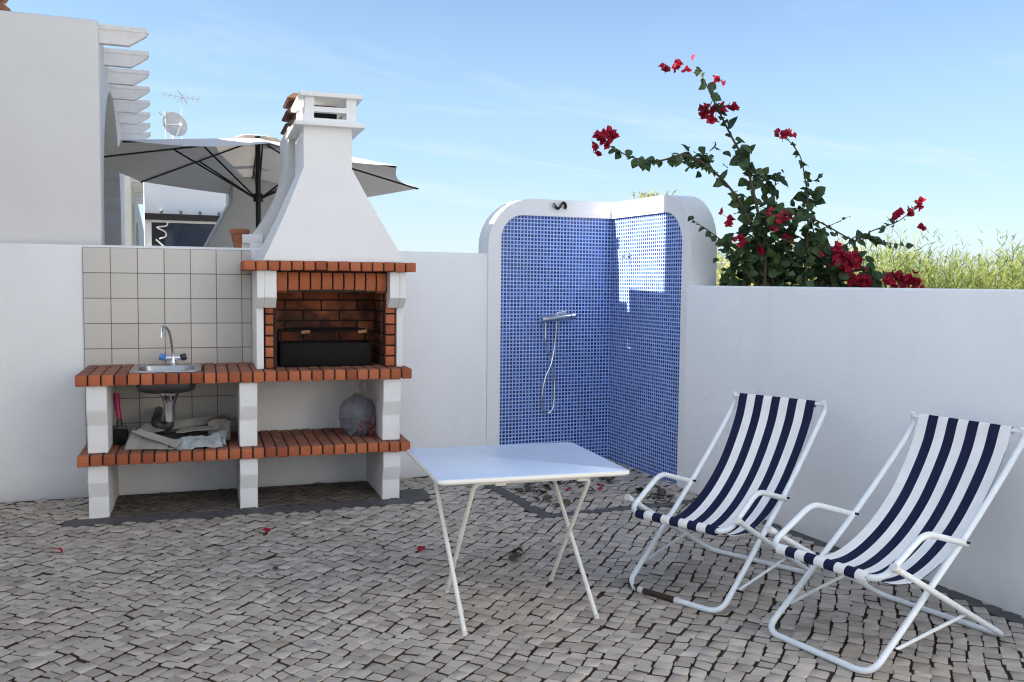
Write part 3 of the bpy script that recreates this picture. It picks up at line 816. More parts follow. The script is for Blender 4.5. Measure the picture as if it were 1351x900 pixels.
q = MB(); q.grid(crumple([(-.06, -.22, .006), (.27, -.21, .006), (.25, -.13, .06), (-.02, -.12, .055)], 8, .016, 11), 34, 14, .003)
q.grid(crumple([(.18, -.2, .03), (.30, -.17, .02), (.31, -.02, .075), (.2, -.04, .06)], 18, .018, 11), 20, 14, .003); q.build('plastic_wrap', 'sheet', tb, smooth=50)
q = MB(); q.box(.18, .325, .06, .19, .002, .118, .004); q.box(.2, .30, .03, .2, .1185, .128, .003); q.build('carton', 'carton', tb, smooth=30)

bg_ = empty('plastic_bag', W(1.06, 6.66, .42), 'clear grey carrier bag with red scraps inside on the brick shelf', 'bag', rz=BA)
def bagfn(a, b):
    th = a * 2 * math.pi; z = b
    r = (.135 * math.sin(math.pi * min(1, .12 + z * .80)) ** .55 * (1 if z < .9 else 1 - (z - .9) * 6))
    r = max(r, .02)
    p = V((r * math.cos(th), r * .72 * math.sin(th), .004 + .295 * z))
    return p + noise.noise_vector(p * 8 + V((3, 1, 2))) * .018 * min(1, z * 6) + noise.noise_vector(p * 20) * .003 * min(1, z * 6)
q = MB(); q.grid(bagfn, 40, 26, 0); q.build('film', 'bag', bg_, smooth=50)
q = MB(); q.grid(lambda a, b: V((.03 + (a - .5) * (.05 - .018 * math.sin(b * 3)) + .006 * math.sin(b * 9), .01 * math.sin(b * 5), .285 + .155 * b)), 6, 12, .004); q.grid(lambda a, b: V((-.01 + (a - .5) * .045, .03, .28 + .03 * b)), 4, 6, .004); q.build('handle', 'carton', bg_)
q = MB()
for k in range(16):
    c = V((random.uniform(-.01, .09), random.uniform(-.088, -.06), random.uniform(.03, .13))); d = V((random.uniform(-1, 1), random.uniform(-.3, .3), random.uniform(-1, 1))).normalized() * random.uniform(.03, .06); e = V((-d.z, .2, d.x)).normalized() * random.uniform(.008, .02)
    q.grid(lambda a, b: c + d * (a - .5) * 1.4 + e * (b - .5) * 2 + V((0, .01 * math.sin(a * 3), 0)), 6, 2, .003)
q.build('scraps', simple('red_wrapper', (.36, .012, .012), .4, c2=(.16, .10, .06), scale=18), bg_)
q = MB()
for k in range(10):
    c = V((random.uniform(-.09, .09), random.uniform(-.05, .05), random.uniform(.01, .14))); d = V((random.uniform(-1, 1), random.uniform(-.3, .3), random.uniform(-1, 1))).normalized() * .05; e = V((-d.z, .2, d.x)).normalized() * .03
    q.grid(lambda a, b: c + d * (a - .5) * 1.6 + e * (b - .5) * 2, 4, 3, .003)
q.build('paper', 'sheet', bg_)

# ------------------------------------------------------------------ folding table
TZ = .675
tcs = [at_z(576, 636, TZ), at_z(829, 620, TZ), at_z(757, 582.5, TZ), at_z(537, 592, TZ)]
ctr = sum(tcs, V((0, 0, 0))) / 4
ex = ((tcs[1] - tcs[0]) + (tcs[2] - tcs[3])) / 2; ey = ((tcs[3] - tcs[0]) + (tcs[2] - tcs[1])) / 2
ta = (math.atan2(ex.y, ex.x) + math.atan2(ey.y, ey.x) - math.pi / 2) / 2
hx, hy = ex.length / 2, ey.length / 2
tt = empty('folding_table', (ctr.x, ctr.y, 0), 'white topped folding camping table with crossed cream legs', 'table', rz=ta)
def slab_round(hx, hy, r, z0, z1, b):
    mb = MB(); n_ = 5
    loft_l = [[V((x, y, z)) for x, y in rrect(hx - d, hy - d, r)] for (d, z) in ((b, z0), (0, z0 + b), (0, z1 - b), (b * .3, z1 - b * .3), (b, z1))]
    k = len(loft_l[0]); vs = [p for l in loft_l for p in l]; fs = [tuple(range(k - 1, -1, -1)), tuple((len(loft_l) - 1) * k + i for i in range(k))]
    for i in range(len(loft_l) - 1):
        for j in range(k): fs.append((i * k + j, i * k + (j + 1) % k, (i + 1) * k + (j + 1) % k, (i + 1) * k + j))
    mb.add(vs, fs); return mb
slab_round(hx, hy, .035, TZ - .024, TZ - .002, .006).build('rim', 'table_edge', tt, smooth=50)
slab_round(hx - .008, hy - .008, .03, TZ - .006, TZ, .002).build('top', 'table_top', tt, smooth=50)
inv = Matrix.Rotation(-ta, 3, 'Z')
def tl(p): q = inv @ (V((p[0], p[1], 0)) - V((ctr.x, ctr.y, 0))); return V((q.x, q.y, p[2] if len(p) > 2 else 0))
fa = [tl(at_z(613, 838)), tl(at_z(787, 816))]; fbk = [tl(at_z(590, 781)), tl(at_z(727, 766))]
rz_ = TZ - .035; r_ = .0105
ya = hy - .10; yb = -hy + .07
def shrink(p): return V((p.x, p.y, .01))
ax0, ax1 = fa[0].x + .005, fa[1].x - .005
bx0, bx1 = fbk[0].x + .02, fbk[1].x - .0
MB().tube(fillet([shrink(fa[0]), V((ax0, ya, rz_)), V((ax1, ya, rz_)), shrink(fa[1])], .05), r_, 10).build('leg', 'tube_cream', tt)
MB().tube(fillet([shrink(fbk[0]), V((bx0 + .01, yb, rz_)), V((bx1 + .03, yb, rz_)), shrink(fbk[1])], .05), r_, 10).build('leg', 'tube_cream', tt)
for p in fa + fbk: MB().tube([V((p.x, p.y, 0)), V((p.x, p.y, .02))], .0125, 10).build('foot_cap', 'cap', tt)
for x in (-.16, .24): 
    q = MB(); q.box(x - .026, x + .026, yb - .02, yb + .02, TZ - .05, TZ - .022, .004); q.build('clip', 'table_edge', tt, smooth=30)

# ------------------------------------------------------------------ deck chairs
def make_chair(loc, rz, label, sling, rusty):
    """local frame: -x is the front, y across, built at its real size"""
    c = empty('deck_chair', loc, label, 'deck chair', 'striped folding deck chairs on the cobbles', rz=rz)
    r = .0138
    A = .272   # half widths of the three frames
    B = .285; Cc = .318
    def side_pts(s): return [(0, s * A, r), (.34, s * A, .285), (.58, s * A, .475), (.80, s * A, .665), (.955, s * A, .81), (1.012, s * A, .875), (1.0, s * A, .925)]
    lft = side_pts(1); rgt = side_pts(-1)
    path = fillet([V(lft[0]) + V((.03, 0, .025)), V((0, A, r)), V((0, -A, r)), V(rgt[0]) + V((.03, 0, .025))], .07, 8)
    up_l, _ = catmull([V(p) for p in lft], [r] * 7, 6); up_r, _ = catmull([V(p) for p in rgt], [r] * 7, 6)
    k0 = 3
    full = list(reversed(up_l[k0:])) + [p for p in fillet([up_l[k0], V((-.005, A, r)), V((-.005, -A, r)), up_r[k0]], .075, 8)[1:-1]] + up_r[k0:]
    MB().tube(full, r, 12).build('back_frame', 'tube_white', c)
    if rusty:
        q = MB(); pts = [V((.05, A + .001, .052)), V((.012, A - .001, .022)), V((-.005, A - .06, r)), V((-.005, -.02, r))]
        q.tube(fillet(pts, .04, 6), r + .0012, 12); q.build('rusty_bar', 'rust', c)
        for y in (A - .075, -.02): MB().tube([V((-.005, y, r)), V((-.005, y - .03, r))], r + .003, 12).build('clamp', 'cap', c)
    # seat frame that bends up into the armrests
    fr = [V((.585, B, .462)), V((.29, B, .548)), V((.045, B, .43)), V((.03, B - .03, .388)), V((.03, -B + .03, .388)), V((.045, -B, .43)), V((.29, -B, .548)), V((.585, -B, .462))]
    fr = fillet([fr[0], fr[1], V((.02, B, .392)), V((.02, -B, .392)), fr[6], fr[7]], [.06, .075, .075, .06], 8)
    MB().tube(fr, r, 12).build('seat_frame', 'tube_white', c)
    # rear legs with their floor bar
    rl = fillet([V((.055, Cc, .45)), V((.86, Cc, r)), V((.86, -Cc, r)), V((.055, -Cc, .45))], .075, 8)
    MB().tube(rl, r * .95, 12).build('rear_frame', 'tube_white', c)
    for s in (1, -1):
        MB().tube([V((.045, s * Cc, .456)), V((.075, s * Cc, .439))], r + .003, 12).build('end_cap', 'cap', c)
        q = MB(); q.tube([V((.13, s * (A + .012), .095)), V((.15, s * (A + .016), .10)), V((.57, s * (Cc - .014), .165)), V((.59, s * (Cc - .012), .158))], .0075, 8); q.build('brace', 'tube_white', c)
        for (x, y, z) in ((.36, s * (A + .005), .30), (.57, s * (A + .005), .472), (.13, s * (A + .008), .092)):
            MB().tube([V((x, y - .032, z)), V((x, y + .032, z))], .006, 8).build('bolt', 'screw', c)
    MB().tube([V((.993, A - .005, .908)), V((.993, -A + .005, .908))], .009, 10).build('top_bar', 'tube_white', c)
    # sling: wraps the front bar, sags to the seat, climbs to the top bar
    hw = .230
    P = [V((.040, 0, .374)), V((.018, 0, .369)), V((-.002, 0, .380)), V((-.001, 0, .403)), V((.020, 0, .4145)), V((.044, 0, .402)), V((.10, 0, .365)), V((.19, 0, .335)), V((.29, 0, .322)), V((.39, 0, .330)), V((.50, 0, .368)), V((.62, 0, .436)), V((.74, 0, .535)), V((.85, 0, .662)), V((.94, 0, .80)), V((.985, 0, .915)), V((.998, 0, .921)), V((1.006, 0, .912)), V((1.002, 0, .89))]
    pc, _ = catmull(P, [0] * len(P), 5)
    nv = len(pc) - 1; nu = 36
    def fn(a, b):
        j = min(nv, int(round(b * nv))); p = pc[j].copy()
        y = (.5 - a) * 2
        t = max(0, min(1, (j - 26) / 12)) * max(0, min(1, (nv - 14 - j) / 14))
        p.z -= .018 * (1 - y * y) * t                    # belly
        wy = hw * (1 - .05 * math.sin(math.pi * b) * t)
        wr = .0025 * noise.noise(V((a * 7, b * 3, 1.7 if rusty else 4.2))) * t * 3
        return V((p.x + wr, y * wy, p.z + wr))
    q = MB(); q.grid(fn, nu, nv, .003)
    m = (nu + 1) * (nv + 1)
    uv = [(i / nu, j / nv) for j in range(nv + 1) for i in range(nu + 1)]
    q.uv = uv + uv
    q.build('sling', sling, c, smooth=60)
    return c
make_chair((2.455, 3.715, 0), R(22.8), 'blue and white striped deck chair with dark outer stripes and a rusty floor bar', 'sling_a', True)
make_chair((2.665, 2.945, 0), R(8.7), 'nearest blue and white striped deck chair with white outer stripes', 'sling_b', False)

# ------------------------------------------------------------------ house on the left
HR = R(-1.8)
ho = empty('house', (-.12, 7.36, 0), 'big white house at the left edge with slatted eaves and an arcade', 'house', rz=HR)
q = MB(); q.box(-7.0, -.0, 0, .28, -.1, 3.41, .025); q.build('wall', 'plaster_house', ho, smooth=30)
# arcade wall along the side: arches cut as a profile
def arch_wall(mb, y0, y1, top, arches, x0, x1):
    """arches: (ya, yb, spring, rise)"""
    poly_segments = []
    y = y0
    for (ya, yb, sp, rise) in arches:
        mb.box(x0, x1, y, ya, -.1, top)
        n_ = 20
        pts = [(ya + (yb - ya) * (1 - math.cos(math.pi * k / n_)) / 2, sp + rise * math.sin(math.pi * k / n_)) for k in range(n_ + 1)]
        for k in range(n_):
            a, b = pts[k], pts[k + 1]
            mb.prism([(a[0], a[1]), (b[0], b[1]), (b[0], top), (a[0], top)], x0, x1, 'x')
        y = yb
    mb.box(x0, x1, y, y1, -.1, top)
q = MB(); arch_wall(q, .285, 5.95, 3.405, [(.40, 4.3, 2.12, 1.16)], -.25, -.003)
q.build('arcade', 'plaster_house', ho, smooth=30)
q = MB(); q.box(-2.3, -2.1, .30, 5.9, -.1, 3.3); q.build('porch_wall', simple('porch_grey_blue', (.42, .45, .47), .8, var=.05), ho, smooth=0)
q = MB(); q.box(-6.9, -.26, .30, 5.9, 3.22, 3.35); q.build('porch_roof', 'plaster_house', ho, smooth=0)
def rafter_mesh(ln, slope, h=.125):
    m = MB(); m.prism([(0, 0), (ln - slope, 0), (ln, h * .66), (ln, h), (0, h)], -.032, .032, 'y'); m.box(.0, ln + .008, -.037, .037, h - .03, h + .004); return m
for k in range(8):
    o = rafter_mesh(.385, .125, .13).build('rafter', 'rafter', ho, smooth=0)
    o.location = (-.06, .10 + k * .735, 3.262)
# storeys and wing that keep the patio in shade, left of the picture
up = MB(); up.box(-8.0, -1.34, -2.1, -.58, -.1, 6.0, .04); up.box(-8.0, -1.342, -5.25, -2.1, -.1, 4.75, .04); up.box(-8.0, -1.345, -.578, .06, -.1, 4.10, .03); up.box(-8.0, -1.35, .062, 1.0, -.1, 4.47, .03)
up.build('upper_storey', 'plaster_clean', ho, smooth=30)
tc_ = empty('roof_cowl', (-1.06, 8.45, 3.40), 'rust brown terracotta roof cowl at the top left corner above the white wall', 'chimney')
q = MB()
q.box(-.2, .2, -.2, .2, .0, .22, .02)
q.build('base', 'terracotta_dark', tc_, smooth=30)
q = MB()
for k, (z, r0) in enumerate(((.221, .30), (.34, .27), (.46, .24))): q.lathe([(r0 * .7, z), (r0, z + .02), (r0 * .93, z + .07), (r0 * .6, z + .105)], 14)
q.build('tiles', 'terracotta', tc_, smooth=35)

# second house further back with the same eaves
h2 = empty('house', (.17, 16.2, 0), 'second white arcaded house further back, half hidden by the umbrella', 'house', rz=HR)
q = MB(); arch_wall(q, 0, 30, 3.3, [(.5, 3.2, 2.0, .95), (3.9, 7.6, 2.0, .8)], -.25, 0); q.build('arcade', 'plaster_house', h2, smooth=30)
q = MB(); q.box(-5, -.255, .002, .25, -.1, 3.3); q.build('wall', 'plaster_house', h2, smooth=0)
q = MB(); q.box(-1.9, -1.7, .3, 10.9, -.1, 3.2); q.build('porch_wall', 'plaster_house', h2, smooth=0)
for k in range(6):
    o = rafter_mesh(.52, .14, .13).build('rafter', 'rafter', h2, smooth=0); o.location = (-.05, .15 + k * .92, 3.12)

# far building with the long dark window
fbld = empty('building', (1.6, 15.0, 0), 'distant white building with a long dark band over its window', 'building')
q = MB(); q.box(-1.26, 1.3, 0, .3, 2.54, 3.55); q.box(-1.26, 1.3, .05, .3, -.1, 2.03); q.box(-1.26, -1.16, .05, .3, 2.03, 2.54); q.box(.9, 1.3, .05, .3, 2.03, 2.54)
q.build('wall', 'plaster_clean', fbld, smooth=0)
q = MB(); q.box(-1.255, .9, -.10, .05, 2.445, 2.535); q.build('fascia', 'dark_frame', fbld, smooth=0)
q = MB(); q.box(-1.16, .9, -.02, .05, 2.41, 2.442); q.box(-1.16, .9, -.02, .05, 2.02, 2.05); q.build('window_frame', 'plaster_clean', fbld, smooth=0)
q = MB(); q.box(-1.16, .9, .10, .12, 2.045, 2.412); wg = q.build('window', 'glass', fbld, smooth=0)
q = MB(); q.box(-.25, .12, .07, .09, 2.05, 2.41); q.build('curtain', 'curtain', wg, smooth=0)
q = MB(); q.box(-1.16, -.97, .06, .085, 2.05, 2.41); q.build('shutter', 'dark_frame', wg, smooth=0)
q = MB(); q.tube([(-.93, .03, 2.41), (-.95, .03, 2.36), (-1.08, .03, 2.33), (-.97, .03, 2.27), (-.96, .03, 2.2), (-1.05, .03, 2.16)], .012, 6, smooth=4); q.tube([(-1.1, .03, 2.15), (-.94, .03, 2.0)], .014, 6); q.build('ornament', 'plaster_clean', fbld)
for k in range(7): MB().tube([(-1.02 + k * .28, .01, 2.56), (-1.02 + k * .28, -.05, 2.60)], .022, 6).build('fixing', 'dish', fbld)
q = MB(); q.box(-1.25, 1.0, .0, 4, 3.55, 3.62); q.build('roof', 'plaster_clean', fbld, smooth=0)

ds = empty('satellite_dish', (.80, 15.6, 3.62), 'grey satellite dish standing on the far white roof', 'satellite dish')
def dishxf(p):
    e = Matrix.Rotation(R(74), 3, 'X') @ p; e = Matrix.Rotation(R(22), 3, 'Z') @ e
    return e + V((0, -.08, .34))
q = MB(); pr = [(.001, 0)] + [(.20 * k / 10, .045 * (k / 10) ** 2) for k in range(1, 11)] + [(.203, .052)] + [(.2 * k / 10, .045 * (k / 10) ** 2 + .008) for k in range(9, 0, -1)] + [(.001, .008)]
q.lathe(pr, 36, xf=dishxf); q.build('reflector', 'dish', ds, smooth=50)
q = MB(); q.tube([dishxf(V((0, -.19, .04))), dishxf(V((.02, -.06, .2)))], .008, 6); q.tube([dishxf(V((-.19, -.02, .04))), dishxf(V((.02, -.06, .2)))], .006, 6); q.build('arm', 'dish', ds)
q = MB(); q.tube([dishxf(V((.02, -.06, .19))), dishxf(V((.02, -.05, .235)))], .022, 8); q.build('receiver', 'plaster_clean', ds)
q = MB(); q.tube([(0, 0, 0), (0, 0, .34), dishxf(V((0, 0, 0)))], .02, 8); q.build('mast', 'dish', ds)
an = empty('tv_antenna', (.96, 16.2, 3.62), 'thin television aerial on a mast behind the satellite dish', 'antenna')
q = MB(); q.tube([(0, 0, 0), (0, 0, .93)], .007, 6); q.build('mast', 'dish', an)
q = MB(); q.tube([(-.29, 0, .935), (.28, .0, .895)], .004, 6)
for k in range(7):
    x = -.27 + k * .09
    q.tube([(x, -.22, .935 - (x + .29) * .07), (x, .22, .935 - (x + .29) * .07)], .007, 6)
q.tube([(-.06, 0, 1.03), (.10, 0, .80)], .006, 6); q.tube([(.06, .0, 1.0), (-.08, 0, .82)], .003, 5); q.build('elements', 'steel', an)
an = empty('tv_antenna', (.68, 15.4, 3.62), 'short plain aerial pole left of the satellite dish', 'antenna')
q = MB(); q.tube([(0, 0, 0), (0, 0, .52)], .012, 6); q.tube([(-.10, 0, .50), (-.06, 0, .46)], .016, 6); q.tube([(0, 0, .49), (0, 0, .53)], .02, 6); q.build('mast', 'dish', an)

# ------------------------------------------------------------------ neighbour's barbecue seen over the wall
nbq = empty('neighbour_barbecue', W(.855, 7.62), 'white hood of the neighbour barbecue close behind, with a brown tiled cowl', 'barbecue', rz=BA)
q = MB(); vs = []; fs = []
pf = [(0, .60), (1.70, .60), (1.86, .575)]
for k in range(9):
    t = k / 8; pf.append((lerp(1.90, 2.44, t), .54 * (1 - t) ** 1.7 * .92 + .245 * (1 - (1 - t) ** 1.7) + .0))
pf += [(2.70, .243)]
for (z, w) in pf: vs += [V((-w, -.495, z)), V((w * .9, -.495, z)), V((w * .9, .32, z)), V((-w, .32, z))]
for i in range(len(pf) - 1):
    for k in range(4): fs.append((i * 4 + k, i * 4 + (k + 1) % 4, (i + 1) * 4 + (k + 1) % 4, (i + 1) * 4 + k))
fs += [(3, 2, 1, 0), tuple((len(pf) - 1) * 4 + k for k in range(4))]
q.add(vs, fs); q.build('hood', 'plaster_house', nbq, smooth=40)
q = MB()
for k in range(3):
    z = 2.70 + k * .105; r0 = .318 - k * .012
    q.lathe([(r0 * .80, z), (r0 * .80, z + .045)], 4, xf=lambda p: Matrix.Rotation(R(45), 3, 'Z') @ p)
    q.lathe([(r0 * 1.02, z + .0455), (r0 * 1.1, z + .058), (r0 * .86, z + .104)], 4, xf=lambda p: Matrix.Rotation(R(45), 3, 'Z') @ p)
q.build('cowl', 'terracotta_dark', nbq, smooth=0)
lg = MB(); bx(lg, .272, .42, 7.10, 7.17, 1.822, 1.886, .003); bx(lg, .325, .42, 7.10, 7.16, 1.780, 1.8225, 0); lg.build('ledge', 'plaster_clean', bq, smooth=30)
# bigger white flue further off
fl = empty('neighbour_chimney', (1.35, 10.9, 0), 'broad white flared chimney stack behind the orange flower pot', 'chimney')
q = MB(); vs = []; fs = []
pf = [(0, .50, .6), (1.75, .50, .6), (1.93, .46, .6), (2.42, .20, .55), (2.75, .20, .5)]
for (z, a, b) in pf: vs += [V((-a, -.35, z)), V((b, -.35, z)), V((b, .4, z)), V((-a, .4, z))]
for i in range(len(pf) - 1):
    for k in range(4): fs.append((i * 4 + k, i * 4 + (k + 1) % 4, (i + 1) * 4 + (k + 1) % 4, (i + 1) * 4 + k))
fs += [(3, 2, 1, 0), tuple((len(pf) - 1) * 4 + k for k in range(4))]
q.add(vs, fs); q.build('stack', 'plaster_house', fl, smooth=30)
fp = empty('flower_pot', W(.258, 7.235, 1.786), 'orange terracotta flower pot on top of the white wall', 'flower pot', rz=0)
q = MB(); q.lathe([(.045, 0), (.064, .11), (.072, .112), (.074, .142), (.066, .142), (.060, .11), (.042, .02)], 24); q.build('pot', 'terracotta', fp, smooth=40)
q = MB(); q.lathe([(.059, .108), (.03, .112), (.002, .113)], 16); q.build('soil', 'bed', fp)
mb = MB(); rounded_rect_wall(mb, [(1.6, 9.5), (8.0, 10.2)], 1.845, .2)
fw = mb.build('garden_wall', 'plaster_clean'); tag(fw, 'farther white wall glimpsed just above the wall between hood and shower', 'wall')

# ------------------------------------------------------------------ umbrella
uc = at_depth(341, 300, 9.24); uc.z = 0
um = empty('umbrella', uc, 'big grey garden umbrella with black ribs open behind the barbecue', 'umbrella')
Ru = 1.66; nU = 8; UZ = 2.605
vd = V((uc.x, uc.y, 0)).normalized(); lr = V((vd.y, -vd.x, 0))
def rimpt(ang, f=1.0):
    """ang 0 = towards the camera, growing to the right; f fraction of the rib"""
    d = -vd * math.cos(ang) + lr * math.sin(ang)
    p = d * (Ru * f)
    z = UZ + .08 * (p.dot(-vd) / Ru) - .065 * (p.dot(lr) / Ru) + .36 * (1 - f) - .07 * math.sin(math.pi * f)*.0
    return V((p.x, p.y, z))
def canopy(f0, f1, dz, sag=.05, scal=.07, nv=10):
    mb = MB(); n_ = nU * 8
    def fn(a, b):
        k = a * nU; i = math.floor(k); t = k - i
        if i >= nU: i = 0; t = 0
        f = f0 + (f1 - f0) * b
        a0, a1 = 2 * math.pi * (i + .07) / nU, 2 * math.pi * (i + 1.07) / nU
        p, q_ = rimpt(a0, f), rimpt(a1, f)
        w = p * (1 - t) + q_ * t
        s = 4 * t * (1 - t)
        c = rimpt(0, 0); c = V((0, 0, UZ + .36 * (1 - f)))
        w = w + (V((0, 0, w.z)) - w) * (scal * s * f * f)
        return V((w.x, w.y, w.z - sag * s * f * .5 + dz))
    mb.grid(fn, n_, nv, 0); return mb
canopy(.02, 1.0, 0).build('canopy', 'canopy', um, smooth=30)
canopy(.03, .14, .035, .03, -.05, 5).build('vent_flap', 'canopy', um, smooth=30)
for i in range(nU):
    a = 2 * math.pi * (i + .07) / nU
    p0, p1 = rimpt(a, .03) - V((0, 0, .018)), rimpt(a, .985) - V((0, 0, .016))
    rb = MB().tube([p0, p0.lerp(p1, .5), p1], .009, 6).build('rib', 'pole', um)
    MB().tube([V((0, 0, 2.37)) + (p1 - V((0, 0, p1.z))).normalized() * .04, p0.lerp(p1, .47)], .009, 6).build('strut', 'pole', rb)
MB().tube([(0, 0, 0), (0, 0, 2.98)], .027, 12).build('pole', 'pole', um)
MB().tube([(0, 0, 2.33), (0, 0, 2.41)], .048, 14).build('hub', 'pole', um)
MB().lathe([(.3, 0), (.3, .05), (.06, .07), (.04, .25)], 24).build('base', 'concrete_white', um, smooth=40)

# ------------------------------------------------------------------ plants
def leaf_quad(mb, c, d, up, ln, wd_, shade):
    """a pointed heart leaf, folded along the midrib and curled"""
    d = d.normalized(); s = d.cross(up); s = s.normalized() if s.length > 1e-5 else V((1, 0, 0)); nn = s.cross(d).normalized()
    k = random.uniform(.1, .3); cr = random.uniform(-.25, .1)
    row = [(0, 0, 0), (.18, .42, 0), (.42, .5, .03), (.72, .30, .02), (1, 0, cr)]
    vs = [c + d * (t * ln) + nn * (ln * z) for t, w, z in row]
    vs += [c + d * (t * ln) + s * (w * wd_) + nn * (k * w * wd_ + ln * z * .6) for t, w, z in row[1:4]]
    vs += [c + d * (t * ln) - s * (w * wd_) + nn * (k * w * wd_ + ln * z * .6) for t, w, z in row[1:4]]
    fs = [(0, 1, 5), (1, 2, 6, 5), (2, 3, 7, 6), (3, 4, 7), (0, 8, 1), (1, 8, 9, 2), (2, 9, 10, 3), (3, 10, 4)]
    mb.add(vs, fs, shade)
bo = empty('bougainvillea', at_depth(1030, 640, 6.62), 'dark leaved bougainvillea with crimson flowers arching over the right wall', 'bougainvillea')
bo.location.z = 0
BOL = bo.location.copy()
rnd = random.Random(3)
def px(pts, dep=6.6, dj=.0): return [at_depth(x, y, dep + (rnd.uniform(-dj, dj))) - BOL for x, y in pts]
branches = [  # traced runs of the long shoots: points, leaf size, leaf spacing, start radius
    ([(1005, 420), (1010, 330), (1000, 280), (985, 220), (965, 180), (945, 140), (930, 108), (918, 88)], .080, .030, .014),
    ([(1005, 330), (975, 265), (940, 225), (905, 205), (870, 212), (835, 208), (805, 193), (790, 185)], .072, .026, .011),
    ([(1060, 420), (1065, 330), (1066, 270), (1062, 235), (1055, 205), (1040, 185), (1024, 170)], .050, .030, .009),
    ([(1060, 240), (1075, 238), (1086, 228)], .045, .03, .004),
    ([(1010, 300), (1040, 275), (1085, 295), (1130, 318), (1150, 305), (1185, 292), (1205, 275), (1215, 268)], .055, .036, .008),
    ([(1080, 350), (1110, 330), (1130, 312), (1160, 318), (1195, 325)], .072, .030, .007),
    ([(1000, 380), (965, 330), (945, 312), (925, 298), (908, 286)], .065, .030, .008),
    ([(1080, 305), (1105, 293), (1122, 285)], .03, .04, .004),
    ([(1020, 380), (1010, 300), (1020, 270), (1050, 290), (1060, 270)], .075, .022, .012),
    ([(985, 380), (985, 330), (975, 300)], .085, .018, .01),
    ([(1100, 380), (1090, 340), (1075, 310), (1070, 290)], .085, .018, .01)]
stem = MB(); leaves = MB()
for bi, (pts, ls, sp, r0) in enumerate(branches):
    P = px(pts, 6.6, .10); pc, rr = catmull(P, [r0 * (1 - .75 * i / (len(P) - 1)) for i in range(len(P))], 8)
    stem.tube(pc, rr, 6)
    acc = 0; sidef = 1
    for i in range(1, len(pc)):
        seg = pc[i] - pc[i - 1]; acc += seg.length
        while acc > sp:
            acc -= sp; sidef = -sidef
            t = i / len(pc)
            sz = ls * 1.2 * rnd.uniform(.45, 1.25) * (1 - .45 * max(0, t - .6) / .4)
            d = seg.normalized() * rnd.uniform(-.1, .7) + V((rnd.uniform(-1, 1), rnd.uniform(-1, 1), rnd.uniform(-1.1, .35)))
            leaf_quad(leaves, pc[i] + V((rnd.uniform(-.012, .012), rnd.uniform(-.012, .012), 0)), d, V((rnd.uniform(-.6, .6), rnd.uniform(-1, -.2), rnd.uniform(.1, .9))), sz, sz * rnd.uniform(.72, .95), rnd.random())
# dense heart of the bush, in clumps
clumps = [(985, 350, .17), (1020, 350, .19), (1055, 355, .18), (1010, 310, .15), (1045, 305, .13), (1085, 355, .16), (970, 335, .11), (1120, 362, .13), (1145, 372, .10), (965, 365, .11), (1000, 280, .10), (1018, 240, .07), (1000, 235, .07), (1075, 325, .10), (1035, 370, .2), (1095, 375, .16), (1066, 262, .06), (985, 205, .05), (935, 208, .07), (915, 210, .06), (1105, 345, .09)]
for (x, y, rd) in clumps:
    c = at_depth(x, y, 6.62 + rnd.uniform(-.05, .25)) - BOL
    for k in range(int(2500 * rd * rd) + 12):
        o = V((rnd.gauss(0, .5), rnd.gauss(0, .6), rnd.gauss(0, .5))) * rd
        sz = rnd.uniform(.04, .105)
        d = o.normalized() * .5 + V((rnd.uniform(-1, 1), rnd.uniform(-1, 1), rnd.uniform(-1, .5)))
        q_ = c + o
        wp = q_ + BOL
        if wp.z < 1.56 and wp.x < 4.14: continue
        if wp.x < 4.2 and wp.y > 5.68 and wp.z < 2.26: continue
        leaf_quad(leaves, q_, d, V((rnd.uniform(-.7, .7), rnd.uniform(-1, 0), rnd.uniform(0, 1))), sz, sz * rnd.uniform(.7, .95), rnd.random())
for (x, y) in ((1000, 420), (1030, 430), (1060, 430), (1085, 420)):   # stems down to the bed behind the wall
    a = at_depth(x, y - 50, 6.62) - BOL
    stem.tube([V((rnd.uniform(-.15, .15), rnd.uniform(-.1, .1), -.05)), a * .5 + V((0, .05, 0)), a], [.02, .016, .012], 7, smooth=5)
stem.build('stem', 'bark', bo, smooth=60)
leaves.build('foliage', 'leaf', bo, smooth=0, fix=False)
def bracts(name, spots, size=.038):
    mb = MB()
    for (x, y, rad, cnt) in spots:
        c = at_depth(x, y, 6.55 + rnd.uniform(-.08, .05)) - BOL
        for k in range(cnt):
            o = c + V((rnd.gauss(0, .5), rnd.gauss(0, .4), rnd.gauss(0, .45))) * rad
            ax = V((rnd.uniform(-1, 1), rnd.uniform(-1, .2), rnd.uniform(-.5, 1))).normalized(); s0 = ax.orthogonal().normalized()
            sh_ = rnd.random()
            mb.tube([c, o + ax * .004], .0016, 4, shade=.1)
            for j in range(3):
                d = Matrix.Rotation(2.094 * j + rnd.uniform(-.2, .2), 3, ax) @ s0
                leaf_quad(mb, o, d + ax * .7, ax, size * rnd.uniform(.8, 1.2), size * rnd.uniform(.8, 1.05), min(1, max(0, sh_ + rnd.uniform(-.2, .2))))
    return mb.build(name, 'bract', bo, smooth=0, fix=False)
